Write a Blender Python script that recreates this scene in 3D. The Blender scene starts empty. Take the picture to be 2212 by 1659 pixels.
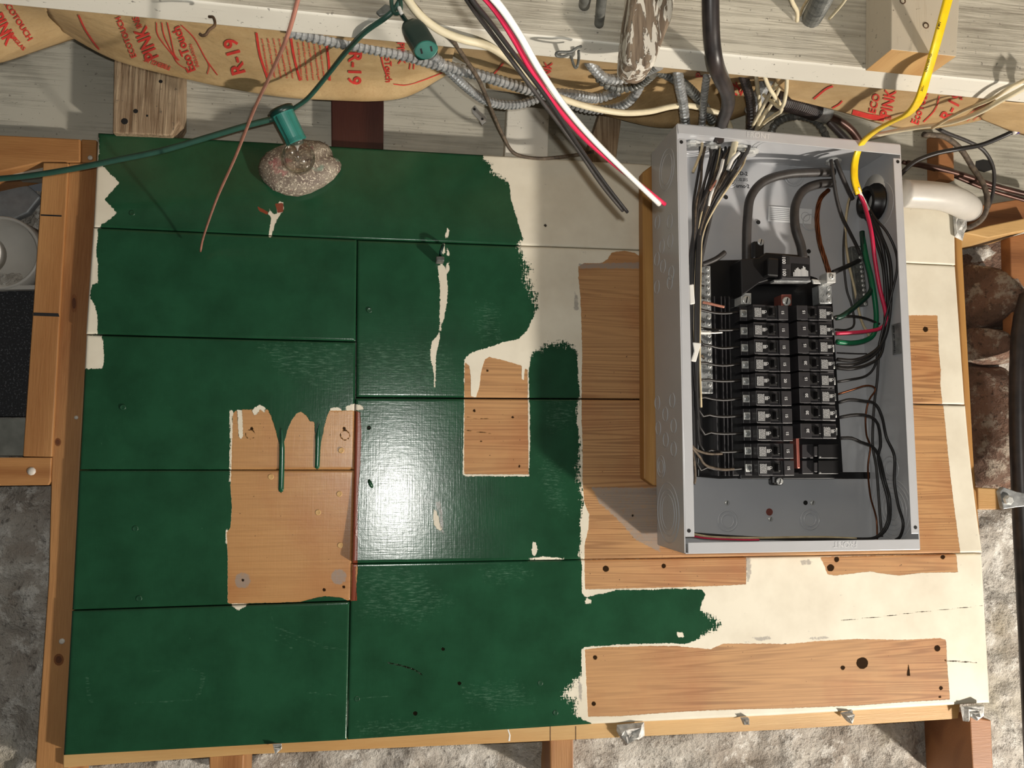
import bpy, bmesh, math, random
import numpy as np
from mathutils import Vector, Matrix, noise
from mathutils.bvhtree import BVHTree
random.seed(7)
sc = bpy.context.scene
COL = sc.collection
# ---------------------------------------------------------------- camera
F = 1650.0
CD = 1.27            # distance from the lens to the face of the painted boards (y = 0)
CM = Matrix(((0.9877339826, 0.0181014250, 0.1550932558),
             (-0.0028515128, 0.9951832440, -0.0979907130),
             (-0.1561199810, 0.0963465068, 0.9830279254)))   # image (x right, y down, z ahead) -> wall axes
def wdir(v):
    d = CM @ Vector(v)
    return Vector((d.x, d.z, -d.y))
cam = bpy.data.objects.new('camera', bpy.data.cameras.new('camera'))
COL.objects.link(cam)
cam.data.sensor_width = 36.0
cam.data.sensor_fit = 'HORIZONTAL'
cam.data.lens = 36.0 * F / 2212.0
cam.data.clip_start = 0.01
cx_, cy_, cz_ = wdir((1, 0, 0)), wdir((0, -1, 0)), wdir((0, 0, -1))
mm = Matrix((cx_, cy_, cz_)).transposed().to_4x4()
mm.translation = Vector((0, -CD, 0))
cam.matrix_world = mm
sc.camera = cam
# ---------------------------------------------------------------- light and exposure
sc.view_settings.view_transform = 'Standard'
sc.view_settings.look = 'None'
sc.view_settings.gamma = 1.0
sc.view_settings.exposure = 0.0
sc.view_settings.use_curve_mapping = False
w = bpy.data.worlds.new('world'); sc.world = w; w.use_nodes = True
w.node_tree.nodes['Background'].inputs[0].default_value = (0.86, 0.88, 0.9, 1)
w.node_tree.nodes['Background'].inputs[1].default_value = 0.05
def lamp(name, kind, loc, power, col, size):
    l = bpy.data.lights.new(name, kind); l.energy = power; l.color = col; l.shadow_soft_size = size
    o = bpy.data.objects.new(name, l); COL.objects.link(o); o.location = loc
    o['kind'] = 'helper'
    return o
lamp('camera_flash', 'POINT', (0.012, -CD - 0.004, 0.024), 17.5, (1.0, 0.985, 0.93), 0.005)
lamp('work_lamp', 'POINT', (2.36, -1.55, -1.65), 395, (1.0, 0.92, 0.82), 0.075)
# ---------------------------------------------------------------- helpers
def ray(px, py):
    return wdir((px - 1106.0, py - 829.5, F))
CAMP = Vector((0, -CD, 0))
def U(px, py, h=0.0):
    """point seen at a pixel, at distance h in front of the boards"""
    d = ray(px, py); return CAMP + d * ((CD - h) / d.y)
def UX(px, py, X):
    d = ray(px, py); return CAMP + d * (X / d.x)
def UZ(px, py, Z):
    d = ray(px, py); return CAMP + d * (Z / d.z)
def RM(rpx, h):
    return rpx * (CD - h) / F
def uniq(verts):
    return verts
def mesh(name, verts, faces, mat, parent=None, smooth=False, mats=None, fmi=None):
    V = np.array([tuple(v) for v in verts], dtype=float).reshape(-1, 3)
    if parent is None:
        o0 = V.mean(0) if len(V) else np.zeros(3)
    else:
        o0 = np.array(parent['_o'])
    me = bpy.data.meshes.new(name)
    me.from_pydata((V - o0).tolist(), [], faces)
    for m in (mats or [mat]):
        me.materials.append(m)
    if fmi is not None:
        me.polygons.foreach_set('material_index', fmi)
    if smooth:
        me.polygons.foreach_set('use_smooth', [True] * len(me.polygons))
    me.update()
    o = bpy.data.objects.new(name, me); COL.objects.link(o)
    if parent is None:
        o.location = o0
    else:
        o.parent = parent
        po = Vector(parent['_o'])
        o.location = (0, 0, 0)
    o['_o'] = [float(x) for x in o0]
    return o
def empty(name, loc):
    o = bpy.data.objects.new(name, None); COL.objects.link(o)
    o.location = loc; o['_o'] = [float(x) for x in loc]; o.empty_display_size = .02
    return o
def tag(o, label, cat, group=None):
    o['label'] = label; o['category'] = cat
    if group: o['group'] = group
    return o
def struct(o):
    o['kind'] = 'structure'; return o
def bev(o, wd=0.001, seg=2):
    m = o.modifiers.new('bevel', 'BEVEL'); m.width = wd; m.segments = seg; m.limit_method = 'ANGLE'
    return o
class MB:
    def __init__(s): s.v = []; s.f = []; s.mi = []
    def add(s, v, f, mi=0):
        n = len(s.v); s.v += [tuple(x) for x in v]; s.f += [tuple(i + n for i in q) for q in f]; s.mi += [mi] * len(f)
    def prism(s, pts, h0, h1, mi=0):
        """pts: (X,Z) ring at the front; extruded from height h1 (front) back to h0"""
        n = len(pts)
        a = [(x, -h1, z) for x, z in pts]; b = [(x, -h0, z) for x, z in pts]
        s.add(a + b, [tuple(range(n))] + [tuple(range(2 * n - 1, n - 1, -1))] +
              [(i, i + n, (i + 1) % n + n, (i + 1) % n) for i in range(n)], mi)
    def box(s, x0, x1, z0, z1, h0, h1, mi=0):
        s.prism([(x0, z0), (x1, z0), (x1, z1), (x0, z1)], h0, h1, mi)
    def obox(s, c, ax, ay, az, mi=0):
        c, ax, ay, az = map(Vector, (c, ax, ay, az))
        v = [c + ax * i + ay * j + az * k for i in (-1, 1) for j in (-1, 1) for k in (-1, 1)]
        s.add(v, [(0, 1, 3, 2), (4, 6, 7, 5), (0, 4, 5, 1), (2, 3, 7, 6), (0, 2, 6, 4), (1, 5, 7, 3)], mi)
    def lathe(s, c, axis, prof, seg=20, mi=0, cap=True):
        """prof: (radius, distance along axis)"""
        c = Vector(c); a = Vector(axis).normalized()
        u = a.orthogonal().normalized(); w_ = a.cross(u)
        v = []; f = []
        for r, t in prof:
            for k in range(seg):
                an = 2 * math.pi * k / seg
                v.append(c + a * t + (u * math.cos(an) + w_ * math.sin(an)) * r)
        for i in range(len(prof) - 1):
            for k in range(seg):
                k2 = (k + 1) % seg
                f.append((i * seg + k, i * seg + k2, (i + 1) * seg + k2, (i + 1) * seg + k))
        if cap:
            f.append(tuple(range(seg - 1, -1, -1))); f.append(tuple(range((len(prof) - 1) * seg, len(prof) * seg)))
        s.add(v, f, mi)
    def build(s, name, mat, parent=None, smooth=False, mats=None):
        return mesh(name, s.v, s.f, mat, parent, smooth, mats, s.mi if mats else None)
def slab(name, px, h1, h0, mat, parent=None, bevel=0.0015):
    """a board standing h0..h1 off the wall whose front face has these pixel corners"""
    m = MB(); m.prism([(U(x, y, h1).x, U(x, y, h1).z) for x, y in px], h0, h1)
    o = m.build(name, mat, parent)
    if bevel: bev(o, bevel)
    return o
def crom(P, n):
    """Catmull-Rom through P, about n samples in all; returns list of Vectors"""
    P = [Vector(p) for p in P]
    if len(P) == 2:
        return [P[0].lerp(P[1], i / (n - 1)) for i in range(n)]
    Q = [P[0] * 2 - P[1]] + P + [P[-1] * 2 - P[-2]]
    L = [(P[i + 1] - P[i]).length for i in range(len(P) - 1)]; T = sum(L)
    out = []
    for i in range(len(P) - 1):
        k = max(2, int(round(n * L[i] / T)))
        for j in range(k):
            t = j / k
            a, b, c, d = Q[i], Q[i + 1], Q[i + 2], Q[i + 3]
            out.append(0.5 * ((2 * b) + (c - a) * t + (2 * a - 5 * b + 4 * c - d) * t * t + (3 * b - a - 3 * c + d) * t ** 3))
    out.append(P[-1])
    return out
def sweep(C, rad, seg=8, flat=None, up=None, twist=0.0):
    """sweep a ring along the points C; rad: number or list; flat: (a, b) scale of the two ring axes"""
    n = len(C); V = []; Fc = []
    T = [(C[min(i + 1, n - 1)] - C[max(i - 1, 0)]).normalized() for i in range(n)]
    u = Vector(up) if up else T[0].orthogonal()
    u = (u - T[0] * u.dot(T[0])).normalized()
    fa, fb = flat or (1, 1)
    for i in range(n):
        if up and flat:
            u = Vector(up)
        u = (u - T[i] * u.dot(T[i])).normalized(); v = T[i].cross(u)
        r = rad[i] if hasattr(rad, '__len__') else rad
        for k in range(seg):
            a = 2 * math.pi * k / seg + twist * i
            ca, sa = math.cos(a), math.sin(a)
            if flat:   # superellipse
                ca = math.copysign(abs(ca) ** .6, ca); sa = math.copysign(abs(sa) ** .6, sa)
            V.append(C[i] + (u * (ca * fa) + v * (sa * fb)) * r)
    for i in range(n - 1):
        for k in range(seg):
            k2 = (k + 1) % seg
            Fc.append((i * seg + k, i * seg + k2, (i + 1) * seg + k2, (i + 1) * seg + k))
    Fc.append(tuple(range(seg - 1, -1, -1))); Fc.append(tuple(range((n - 1) * seg, n * seg)))
    return V, Fc
def tube(name, pts, rpx, mat, parent=None, n=None, seg=8, flat=None, up=None, raw=False, rads=None):
    """a cable through (px, py, h) points; rpx is its radius in photo pixels at the middle point"""
    W = [Vector(p) for p in pts] if raw else [U(*p) for p in pts]
    r = rpx if raw else RM(rpx, pts[len(pts) // 2][2])
    if n is None: n = 6 * len(pts)
    C = crom(W, n)
    rr = r
    if rads:
        m = len(C); rr = [r * np.interp(i / (m - 1), np.linspace(0, 1, len(rads)), rads) for i in range(m)]
    v, f = sweep(C, rr, seg, flat, up)
    return mesh(name, v, f, mat, parent, True)
def bx(name, pts, rpx, mat, pitch=0.0072, amp=0.24, parent=None, seg=10):
    """corrugated metal flexible conduit"""
    W = [U(*p) for p in pts]; r = RM(rpx, pts[len(pts) // 2][2])
    C0 = crom(W, 90)
    L = [0]
    for i in range(1, len(C0)): L.append(L[-1] + (C0[i] - C0[i - 1]).length)
    k = max(6, int(L[-1] / pitch)); C = []; R_ = []
    for j in range(k):
        for t, s in ((.0, 1 - amp), (.12, 1 - amp), (.3, 1.0), (.55, 1.02), (.82, .98)):
            d = (j + t) / k * L[-1]
            i = min(int(np.searchsorted(L, d)), len(C0) - 1); i = max(i, 1)
            q = (d - L[i - 1]) / max(1e-9, L[i] - L[i - 1])
            C.append(C0[i - 1].lerp(C0[i], q)); R_.append(r * s)
    v, f = sweep(C, R_, seg)
    # lean the rings a little so they read as a wound strip
    return mesh(name, v, f, mat, parent, False)
_tc = {}
def text2d(s, size, bold=0.0):
    key = (s, size, bold)
    if key not in _tc:
        c = bpy.data.curves.new('t', 'FONT'); c.body = s; c.size = size; c.align_x = 'CENTER'; c.align_y = 'CENTER'
        c.resolution_u = 3; c.offset = bold
        o = bpy.data.objects.new('t', c); COL.objects.link(o)
        me = o.to_mesh()
        V = [(v.co.x, v.co.y) for v in me.vertices]; Fc = [tuple(p.vertices) for p in me.polygons]
        o.to_mesh_clear(); bpy.data.objects.remove(o); bpy.data.curves.remove(c)
        _tc[key] = (V, Fc)
    return _tc[key]
def add_text(mb, s, size, org, right, up, mi=0, sx=1.0):
    V, Fc = text2d(s, size, size * .025); org, right, up = Vector(org), Vector(right), Vector(up)
    mb.add([org + right * (x * sx) + up * y for x, y in V], Fc, mi)
# ---------------------------------------------------------------- materials
def lin(c):
    return tuple((x / 255 / 12.92) if x / 255 <= .04045 else ((x / 255 + .055) / 1.055) ** 2.4 for x in c) + (1,)
class NT:
    def __init__(s, name):
        s.m = bpy.data.materials.new(name); s.m.use_nodes = True; s.t = s.m.node_tree
        s.b = s.t.nodes['Principled BSDF']; s.L = s.t.links
        s.pos = s.t.nodes.new('ShaderNodeNewGeometry').outputs['Position']
    def n(s, t, **k):
        x = s.t.nodes.new('ShaderNode' + t)
        for a, b in k.items(): setattr(x, a, b)
        return x
    def set(s, sock, v):
        if hasattr(v, 'links') or hasattr(v, 'is_linked'): s.L.new(v, sock)
        else: sock.default_value = v
    def scale(s, v, sc_, rot=(0, 0, 0)):
        x = s.n('Mapping'); s.L.new(v, x.inputs[0]); x.inputs['Scale'].default_value = sc_; x.inputs['Rotation'].default_value = rot
        return x.outputs[0]
    def noise(s, v, scale, detail=4, rough=.55, dist=0.0):
        x = s.n('TexNoise'); s.L.new(v, x.inputs['Vector']); x.inputs['Scale'].default_value = scale
        x.inputs['Detail'].default_value = detail; x.inputs['Roughness'].default_value = rough; x.inputs['Distortion'].default_value = dist
        return x.outputs[0]
    def voro(s, v, scale, feature='F1'):
        x = s.n('TexVoronoi', feature=feature); s.L.new(v, x.inputs['Vector']); x.inputs['Scale'].default_value = scale
        return x.outputs[0]
    def math(s, op, a, b=0.0, c=None, clamp=False):
        x = s.n('Math', operation=op, use_clamp=clamp); s.set(x.inputs[0], a); s.set(x.inputs[1], b)
        if c is not None: s.set(x.inputs[2], c)
        return x.outputs[0]
    def step(s, v, lo, hi):
        x = s.n('MapRange', clamp=True); s.L.new(v, x.inputs[0]); x.inputs[1].default_value = lo; x.inputs[2].default_value = hi
        return x.outputs[0]
    def mix(s, f, a, b, mode='MIX'):
        x = s.n('Mix', data_type='RGBA', blend_type=mode); s.set(x.inputs[0], f); s.set(x.inputs[6], a); s.set(x.inputs[7], b)
        return x.outputs[2]
    def attr(s, name):
        x = s.n('Attribute'); x.attribute_name = name; return x.outputs['Fac']
    def bump(s, h, dist=.001, strength=1.0):
        x = s.n('Bump'); s.L.new(h, x.inputs['Height']); x.inputs['Distance'].default_value = dist; x.inputs['Strength'].default_value = strength
        s.L.new(x.outputs[0], s.b.inputs['Normal'])
    def out(s, col=None, rough=None, metal=None, spec=None):
        if col is not None: s.set(s.b.inputs['Base Color'], col)
        if rough is not None: s.set(s.b.inputs['Roughness'], rough)
        if metal is not None: s.set(s.b.inputs['Metallic'], metal)
        if spec is not None: s.set(s.b.inputs['Specular IOR Level'], spec)
        return s.m
def plain(name, c, rough=.5, metal=0.0, var=.12, scale=60, c2=None, bump=0.0, spec=None):
    t = NT(name); k = t.noise(t.pos, scale, 4)
    a = lin(c); b = lin(c2) if c2 else tuple(min(1, x * (1 - var * 2)) for x in a[:3]) + (1,)
    col = t.mix(t.step(k, .35, .68), a, b)
    if bump: t.bump(t.noise(t.pos, scale * 4, 3), bump)
    return t.out(col, rough, metal, spec)
def wood(name, c1, c2, axis, bands=90., sharp=.5, rough=.55, dirt=None, knots=0.0, bumpd=.0004, warp=3.0):
    """sawn wood, grain along axis 0=x 1=y 2=z"""
    t = NT(name)
    sc_ = [1, 1, 1]; sc_[axis] = .09
    p = t.scale(t.pos, tuple(sc_))
    n1 = t.noise(p, warp, 3, .5, .4)
    ph = t.math('SINE', t.math('MULTIPLY', n1, bands))
    g = t.step(ph, -1 + sharp, 1.0)
    fine = t.noise(t.scale(t.pos, tuple(25 if i != axis else 1.2 for i in range(3))), 22, 4)
    f = t.math('ADD', t.math('MULTIPLY', g, .62), t.math('MULTIPLY', t.step(fine, .3, .75), .38))
    col = t.mix(f, lin(c1), lin(c2))
    big = t.step(t.noise(t.pos, 5, 3), .4, .7)
    col = t.mix(t.math('MULTIPLY', big, .25), col, lin(tuple(x * .72 for x in c2)))
    if dirt:
        d = t.step(t.noise(t.pos, 26, 5, .65), .56, .7)
        col = t.mix(t.math('MULTIPLY', d, .8), col, lin(dirt))
    t.bump(f, bumpd)
    return t.out(col, rough)
def weathered(name, axis, pale=(196, 192, 182), dark=(120, 114, 104), paint=.55, lines=1.0):
    """whitewashed, weathered lumber: paint that has worn off along the grain"""
    t = NT(name)
    st = [60, 60, 60]; st[axis] = 2.6
    fine = t.noise(t.scale(t.pos, tuple(st)), 3.2, 5, .6, .3)
    st2 = [12, 12, 12]; st2[axis] = 1.3
    med = t.noise(t.scale(t.pos, tuple(st2)), 3, 4, .6)
    big = t.noise(t.pos, 7, 5, .62)
    f = t.step(t.math('ADD', t.math('MULTIPLY', fine, .75 * lines), t.math('ADD', t.math('MULTIPLY', big, .5), t.math('MULTIPLY', med, .35))), paint + .12, paint + .5)
    col = t.mix(f, lin(pale), lin(dark))
    sp = t.step(t.noise(t.pos, 150, 3, .6), .66, .72)
    col = t.mix(t.math('MULTIPLY', sp, .7), col, lin((80, 74, 66)))
    warm = t.step(t.noise(t.pos, 3.1, 3), .5, .75)
    col = t.mix(t.math('MULTIPLY', warm, .35), col, lin((150, 134, 112)))
    t.bump(t.math('SUBTRACT', 1.0, f), .0011)
    return t.out(col, .75)
M = {}
M['pine_v'] = wood('pine_vertical', (182, 134, 84), (136, 86, 46), 2, 95, .35)
M['pine_h'] = wood('pine_horizontal', (184, 134, 82), (146, 94, 50), 0, 80)
M['pine_pale'] = wood('pine_pale', (206, 168, 112), (188, 142, 84), 0, 40, .9)
M['pine_pale_v'] = wood('pine_pale_vertical', (188, 140, 88), (152, 102, 56), 2, 70, .6)
M['pine_orange'] = wood('pine_orange', (162, 110, 68), (116, 72, 42), 0, 50, .6)
M['knot'] = wood('knot_wood', (140, 88, 46), (112, 66, 32), 2, 90)
M['knot_dark'] = plain('knot_heart', (96, 54, 28), .6)
M['ply_edge'] = wood('plywood_edge', (184, 138, 76), (164, 116, 60), 2, 120, .8)
M['block_end'] = wood('block_end', (204, 166, 112), (182, 138, 86), 1, 60, .6)
M['block_face'] = weathered('block_face', 2, (200, 188, 168), (168, 144, 116), .62, .7)
M['redwood'] = wood('red_brown_board', (70, 36, 28), (48, 24, 20), 2, 60, .4, .5)
M['grey_h'] = weathered('weathered_grey_horizontal', 0, (205, 198, 182), (132, 124, 110), .56)
M['white_h'] = weathered('whitewashed_edge', 0, (222, 218, 206), (146, 140, 130), .56, .5)
M['rim'] = weathered('rim_board', 0, (186, 182, 168), (102, 97, 86), .50, .62)
M['post_old'] = weathered('old_post', 2, (190, 168, 138), (112, 88, 64), .54, 1.2)
def drift():
    t = NT('flaking_block')
    q = t.noise(t.scale(t.pos, (1, 1, .3), (0, .25, 0)), 95, 4, .6, .6)
    g = t.noise(t.scale(t.pos, (40, 40, 3)), 4, 4, .6)
    col = t.mix(t.step(g, .35, .7), lin((150, 132, 112)), lin((92, 76, 62)))
    f = t.step(q, .50, .53); col = t.mix(f, col, lin((214, 206, 192)))
    t.bump(f, .0016); return t.out(col, .8)
M['drift'] = drift()
M['plaster'] = plain('plaster_chip', (236, 234, 228), .8, 0, .15, 90, (160, 158, 154), .001)
def stone_mat(name, cols, sc_=1.0):
    t = NT(name)
    a = t.noise(t.pos, 7 * sc_, 7, .66, .3); b = t.noise(t.pos, 26 * sc_, 6, .7); c = t.noise(t.pos, 90 * sc_, 5, .7)
    col = t.mix(t.step(a, .42, .58), lin(cols[0]), lin(cols[1]))
    col = t.mix(t.step(b, .52, .6), col, lin(cols[2]))
    col = t.mix(t.math('MULTIPLY', t.step(c, .56, .66), .75), col, lin(cols[3]))
    y = t.step(t.noise(t.scale(t.pos, (1, 1, 1), (0, 0, 1)), 5, 3), .6, .7)
    col = t.mix(t.math('MULTIPLY', y, .4), col, lin((150, 136, 98)))
    t.bump(t.math('ADD', b, t.math('MULTIPLY', c, .8)), .010)
    return t.out(col, .9)
M['stone'] = stone_mat('rubble_wall', ((200, 195, 186), (170, 161, 150), (222, 218, 210), (104, 98, 90)))
M['stone_dark'] = stone_mat('dark_rubble', ((140, 108, 90), (110, 86, 72), (172, 158, 142), (70, 58, 50)))
M['steel'] = plain('grey_enamelled_steel', (192, 193, 196), .24, 0, .03, 12, None, 0, .6)
M['steel_mark'] = plain('lit_emboss_steel', (226, 227, 229), .22, .2, .03, 12)  # whiter than the box steel: lit edges of the embossed letters as colour
M['galv'] = plain('galvanised_steel', (176, 178, 178), .38, .4, .2, 70, (126, 128, 128), .0004)
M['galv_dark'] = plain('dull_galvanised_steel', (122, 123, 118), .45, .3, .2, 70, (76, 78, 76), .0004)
M['zinc'] = plain('bright_zinc', (226, 226, 222), .28, .3, .1, 300)
M['copper'] = plain('copper', (214, 150, 130), .22, .45, .1, 50)
M['copper_dark'] = plain('brown_copper', (120, 70, 42), .35, .75, .2, 90)
M['copper_pipe'] = plain('tarnished_copper_pipe', (92, 62, 52), .4, .5, .3, 30)
M['black'] = plain('black_plastic', (26, 25, 26), .36, 0, .1, 50)
M['black_face'] = plain('black_breaker_face', (52, 50, 52), .4, 0, .08, 50)
M['ledge'] = plain('ledge_highlight', (110, 108, 110), .3, .2, .2, 400)  # paler than the breaker: light reflected off its bottom ledge, put into the colour
M['blackwire'] = plain('black_wire_jacket', (38, 36, 36), .42, 0, .1, 60)
M['greywire'] = plain('dusty_black_jacket', (62, 58, 56), .5, 0, .2, 60)
M['brownwire'] = plain('cloth_covered_wire', (104, 90, 74), .7, 0, .3, 120, (60, 50, 42), .0006)
M['loom'] = plain('black_cable_loom', (58, 50, 48), .38, 0, .15, 40, (34, 30, 30))
M['cream'] = plain('cream_cable_jacket', (226, 214, 182), .5, 0, .06, 50)
M['creamdirty'] = plain('dirty_cream_jacket', (216, 200, 164), .55, 0, .1, 40, (178, 158, 122))
M['white'] = plain('white_jacket', (238, 236, 230), .4, 0, .02, 40)
M['pink'] = plain('red_jacket', (216, 44, 84), .35, 0, .06, 40)
M['greenwire'] = plain('green_jacket', (20, 110, 72), .35, 0, .06, 40)
M['darkgreen'] = plain('dark_green_jacket', (18, 58, 44), .4, 0, .06, 40)
M['cord'] = plain('green_lamp_cord', (44, 82, 70), .45, 0, .1, 60)
M['teal'] = plain('teal_socket_plastic', (46, 122, 112), .4, 0, .1, 60)
M['tealdark'] = plain('dark_teal_plastic', (12, 48, 42), .35, 0, .1, 60)
M['tealface'] = plain('teal_outlet_face', (20, 100, 86), .4, 0, .05, 60)
M['yellow'] = plain('yellow_cable_jacket', (248, 214, 22), .4, 0, .04, 60, (232, 190, 14))
M['pvc'] = plain('grey_painted_conduit', (202, 198, 190), .4, 0, .05, 20)
M['pvcw'] = plain('white_fitting', (236, 234, 228), .4, 0, .05, 20)
M['ink'] = plain('black_ink', (30, 30, 32), .6)
M['print'] = plain('white_print', (205, 205, 205), .6, 0, .02)
M['red'] = plain('red_print', (214, 58, 50), .7, 0, .1, 60)
M['label'] = plain('paper_label', (226, 228, 230), .5, 0, .02)
M['labelprint'] = plain('label_print', (150, 152, 156), .6, 0, .02)
M['rust'] = plain('rusty_iron', (110, 84, 62), .7, .4, .3, 90)
M['nailwhite'] = plain('painted_nail_head', (216, 208, 196), .5)
M['greennail'] = plain('green_painted_nail_head', (30, 72, 48), .3)
M['drip'] = plain('green_paint_drip', (34, 84, 60), .22)
M['dark'] = plain('dark_cavity', (24, 22, 21), .8)
M['violet'] = plain('violet_tape', (84, 66, 150), .4)
M['redcopper'] = plain('copper_bus_bar', (176, 104, 92), .4, .6, .1, 40)
def mottled():
    t = NT('paint_crusted_plate')
    a = t.noise(t.pos, 36, 6, .7); b = t.noise(t.pos, 300, 3, .6); c = t.noise(t.scale(t.pos, (1, 1, 1), (1, 2, 0)), 30, 3)
    col = t.mix(t.step(a, .4, .6), lin((150, 140, 124)), lin((112, 98, 88)))
    col = t.mix(t.step(b, .55, .62), col, lin((206, 196, 176)))
    col = t.mix(t.math('MULTIPLY', t.step(c, .6, .66), .6), col, lin((120, 152, 134)))
    col = t.mix(t.math('MULTIPLY', t.step(c, .38, .3), .6), col, lin((184, 108, 110)))
    t.bump(b, .0012); return t.out(col, .6)
M['mottled'] = mottled()
def speckle():
    t = NT('black_speckled_board')
    b = t.noise(t.pos, 330, 3, .6)
    col = t.mix(t.step(b, .56, .66), lin((34, 35, 38)), lin((92, 94, 98)))
    return t.out(col, .7)
M['speckle'] = speckle()
def kraft():
    t = NT('kraft_paper')
    a = t.noise(t.pos, 18, 5, .6); b = t.noise(t.pos, 260, 3, .6)
    col = t.mix(t.step(a, .35, .7), lin((196, 168, 124)), lin((176, 146, 102)))
    col = t.mix(t.math('MULTIPLY', t.step(b, .5, .8), .35), col, lin((150, 112, 66)))
    t.bump(t.noise(t.pos, 40, 4, .6), .002); return t.out(col, .62)
M['kraft'] = kraft()
def glass():
    """thin blown glass: mostly clear, mirror-like toward the rim"""
    t = NT('clear_bulb_glass')
    tr = t.n('BsdfTransparent'); tr.inputs[0].default_value = (.90, .89, .87, 1)
    gl = t.n('BsdfGlossy'); gl.inputs['Roughness'].default_value = .03
    lw = t.n('LayerWeight'); lw.inputs[0].default_value = .25
    mx = t.n('MixShader'); t.L.new(t.math('ADD', t.math('MULTIPLY', lw.outputs['Fresnel'], .35), .10), mx.inputs[0])
    t.L.new(tr.outputs[0], mx.inputs[1]); t.L.new(gl.outputs[0], mx.inputs[2])
    t.L.new(mx.outputs[0], t.t.nodes['Material Output'].inputs[0])
    return t.m
M['glass'] = glass()
def floor_mat():
    return plain('concrete_floor', (120, 116, 108), .9, 0, .2, 6)
# ---------------------------------------------------------------- painted boards
def poly_sdf(X, Z, poly):
    """signed distance (m) to a polygon of pixels on the board plane, positive inside"""
    P = np.array([[U(x, y).x, U(x, y).z] for x, y in poly])
    Q = np.roll(P, -1, 0); d2 = np.full(X.shape, 1e9); ins = np.zeros(X.shape, bool)
    for (ax, az), (bx_, bz) in zip(P, Q):
        ex, ez = bx_ - ax, bz - az; L = ex * ex + ez * ez + 1e-12
        wx = X - ax; wz = Z - az
        t = np.clip((wx * ex + wz * ez) / L, 0, 1)
        d2 = np.minimum(d2, (wx - ex * t) ** 2 + (wz - ez * t) ** 2)
        c = (az > Z) != (bz > Z)
        ins ^= c & (X < (bx_ - ax) * (Z - az) / (bz - az + 1e-15) + ax)
    return np.where(ins, 1, -1) * np.sqrt(d2)
def near(X, Z, poly, base, m=.02):
    """poly_sdf evaluated only near the polygon"""
    P = np.array([[U(x, y).x, U(x, y).z] for x, y in poly])
    k = (X > P[:, 0].min() - m) & (X < P[:, 0].max() + m) & (Z > P[:, 1].min() - m) & (Z < P[:, 1].max() + m)
    if k.any():
        base[k] = np.maximum(base[k], poly_sdf(X[k], Z[k], poly))
G_BIG = [(100, 200), (1040, 200), (1044, 345), (1060, 352), (1062, 372), (1088, 385), (1100, 398), (1104, 430), (1113, 460), (1122, 490), (1130, 515), (1118, 530),
 (1128, 548), (1140, 575), (1138, 600), (1155, 640), (1160, 665), (1150, 690), (1138, 715), (1120, 733), (1090, 738), (1050, 752), (1030, 757),
 (1013, 765), (1003, 777), (1003, 860), (999, 1024), (1003, 1029), (1142, 1029), (1145, 960), (1144, 880), (1142, 800), (1148, 765), (1165, 755), (1190, 744),
 (1215, 738), (1235, 745), (1250, 765), (1253, 800), (1252, 860), (1245, 880), (1246, 915), (1250, 940), (1253, 965), (1249, 1000), (1252, 1040),
 (1256, 1085), (1250, 1130), (1252, 1160), (1246, 1200), (1256, 1208), (1257, 1280), (1264, 1290), (1310, 1280), (1330, 1274), (1400, 1274), (1450, 1271),
 (1515, 1273), (1524, 1284), (1516, 1300), (1512, 1318), (1530, 1328), (1545, 1338), (1556, 1350), (1540, 1360), (1520, 1372), (1500, 1384), (1480, 1391), (1440, 1389),
 (1340, 1392), (1262, 1398), (1256, 1404), (1256, 1460), (1244, 1466), (1232, 1484), (1216, 1506), (1240, 1512), (1243, 1545), (1278, 1563),
 (1278, 1720), (60, 1720), (60, 400)]
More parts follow.
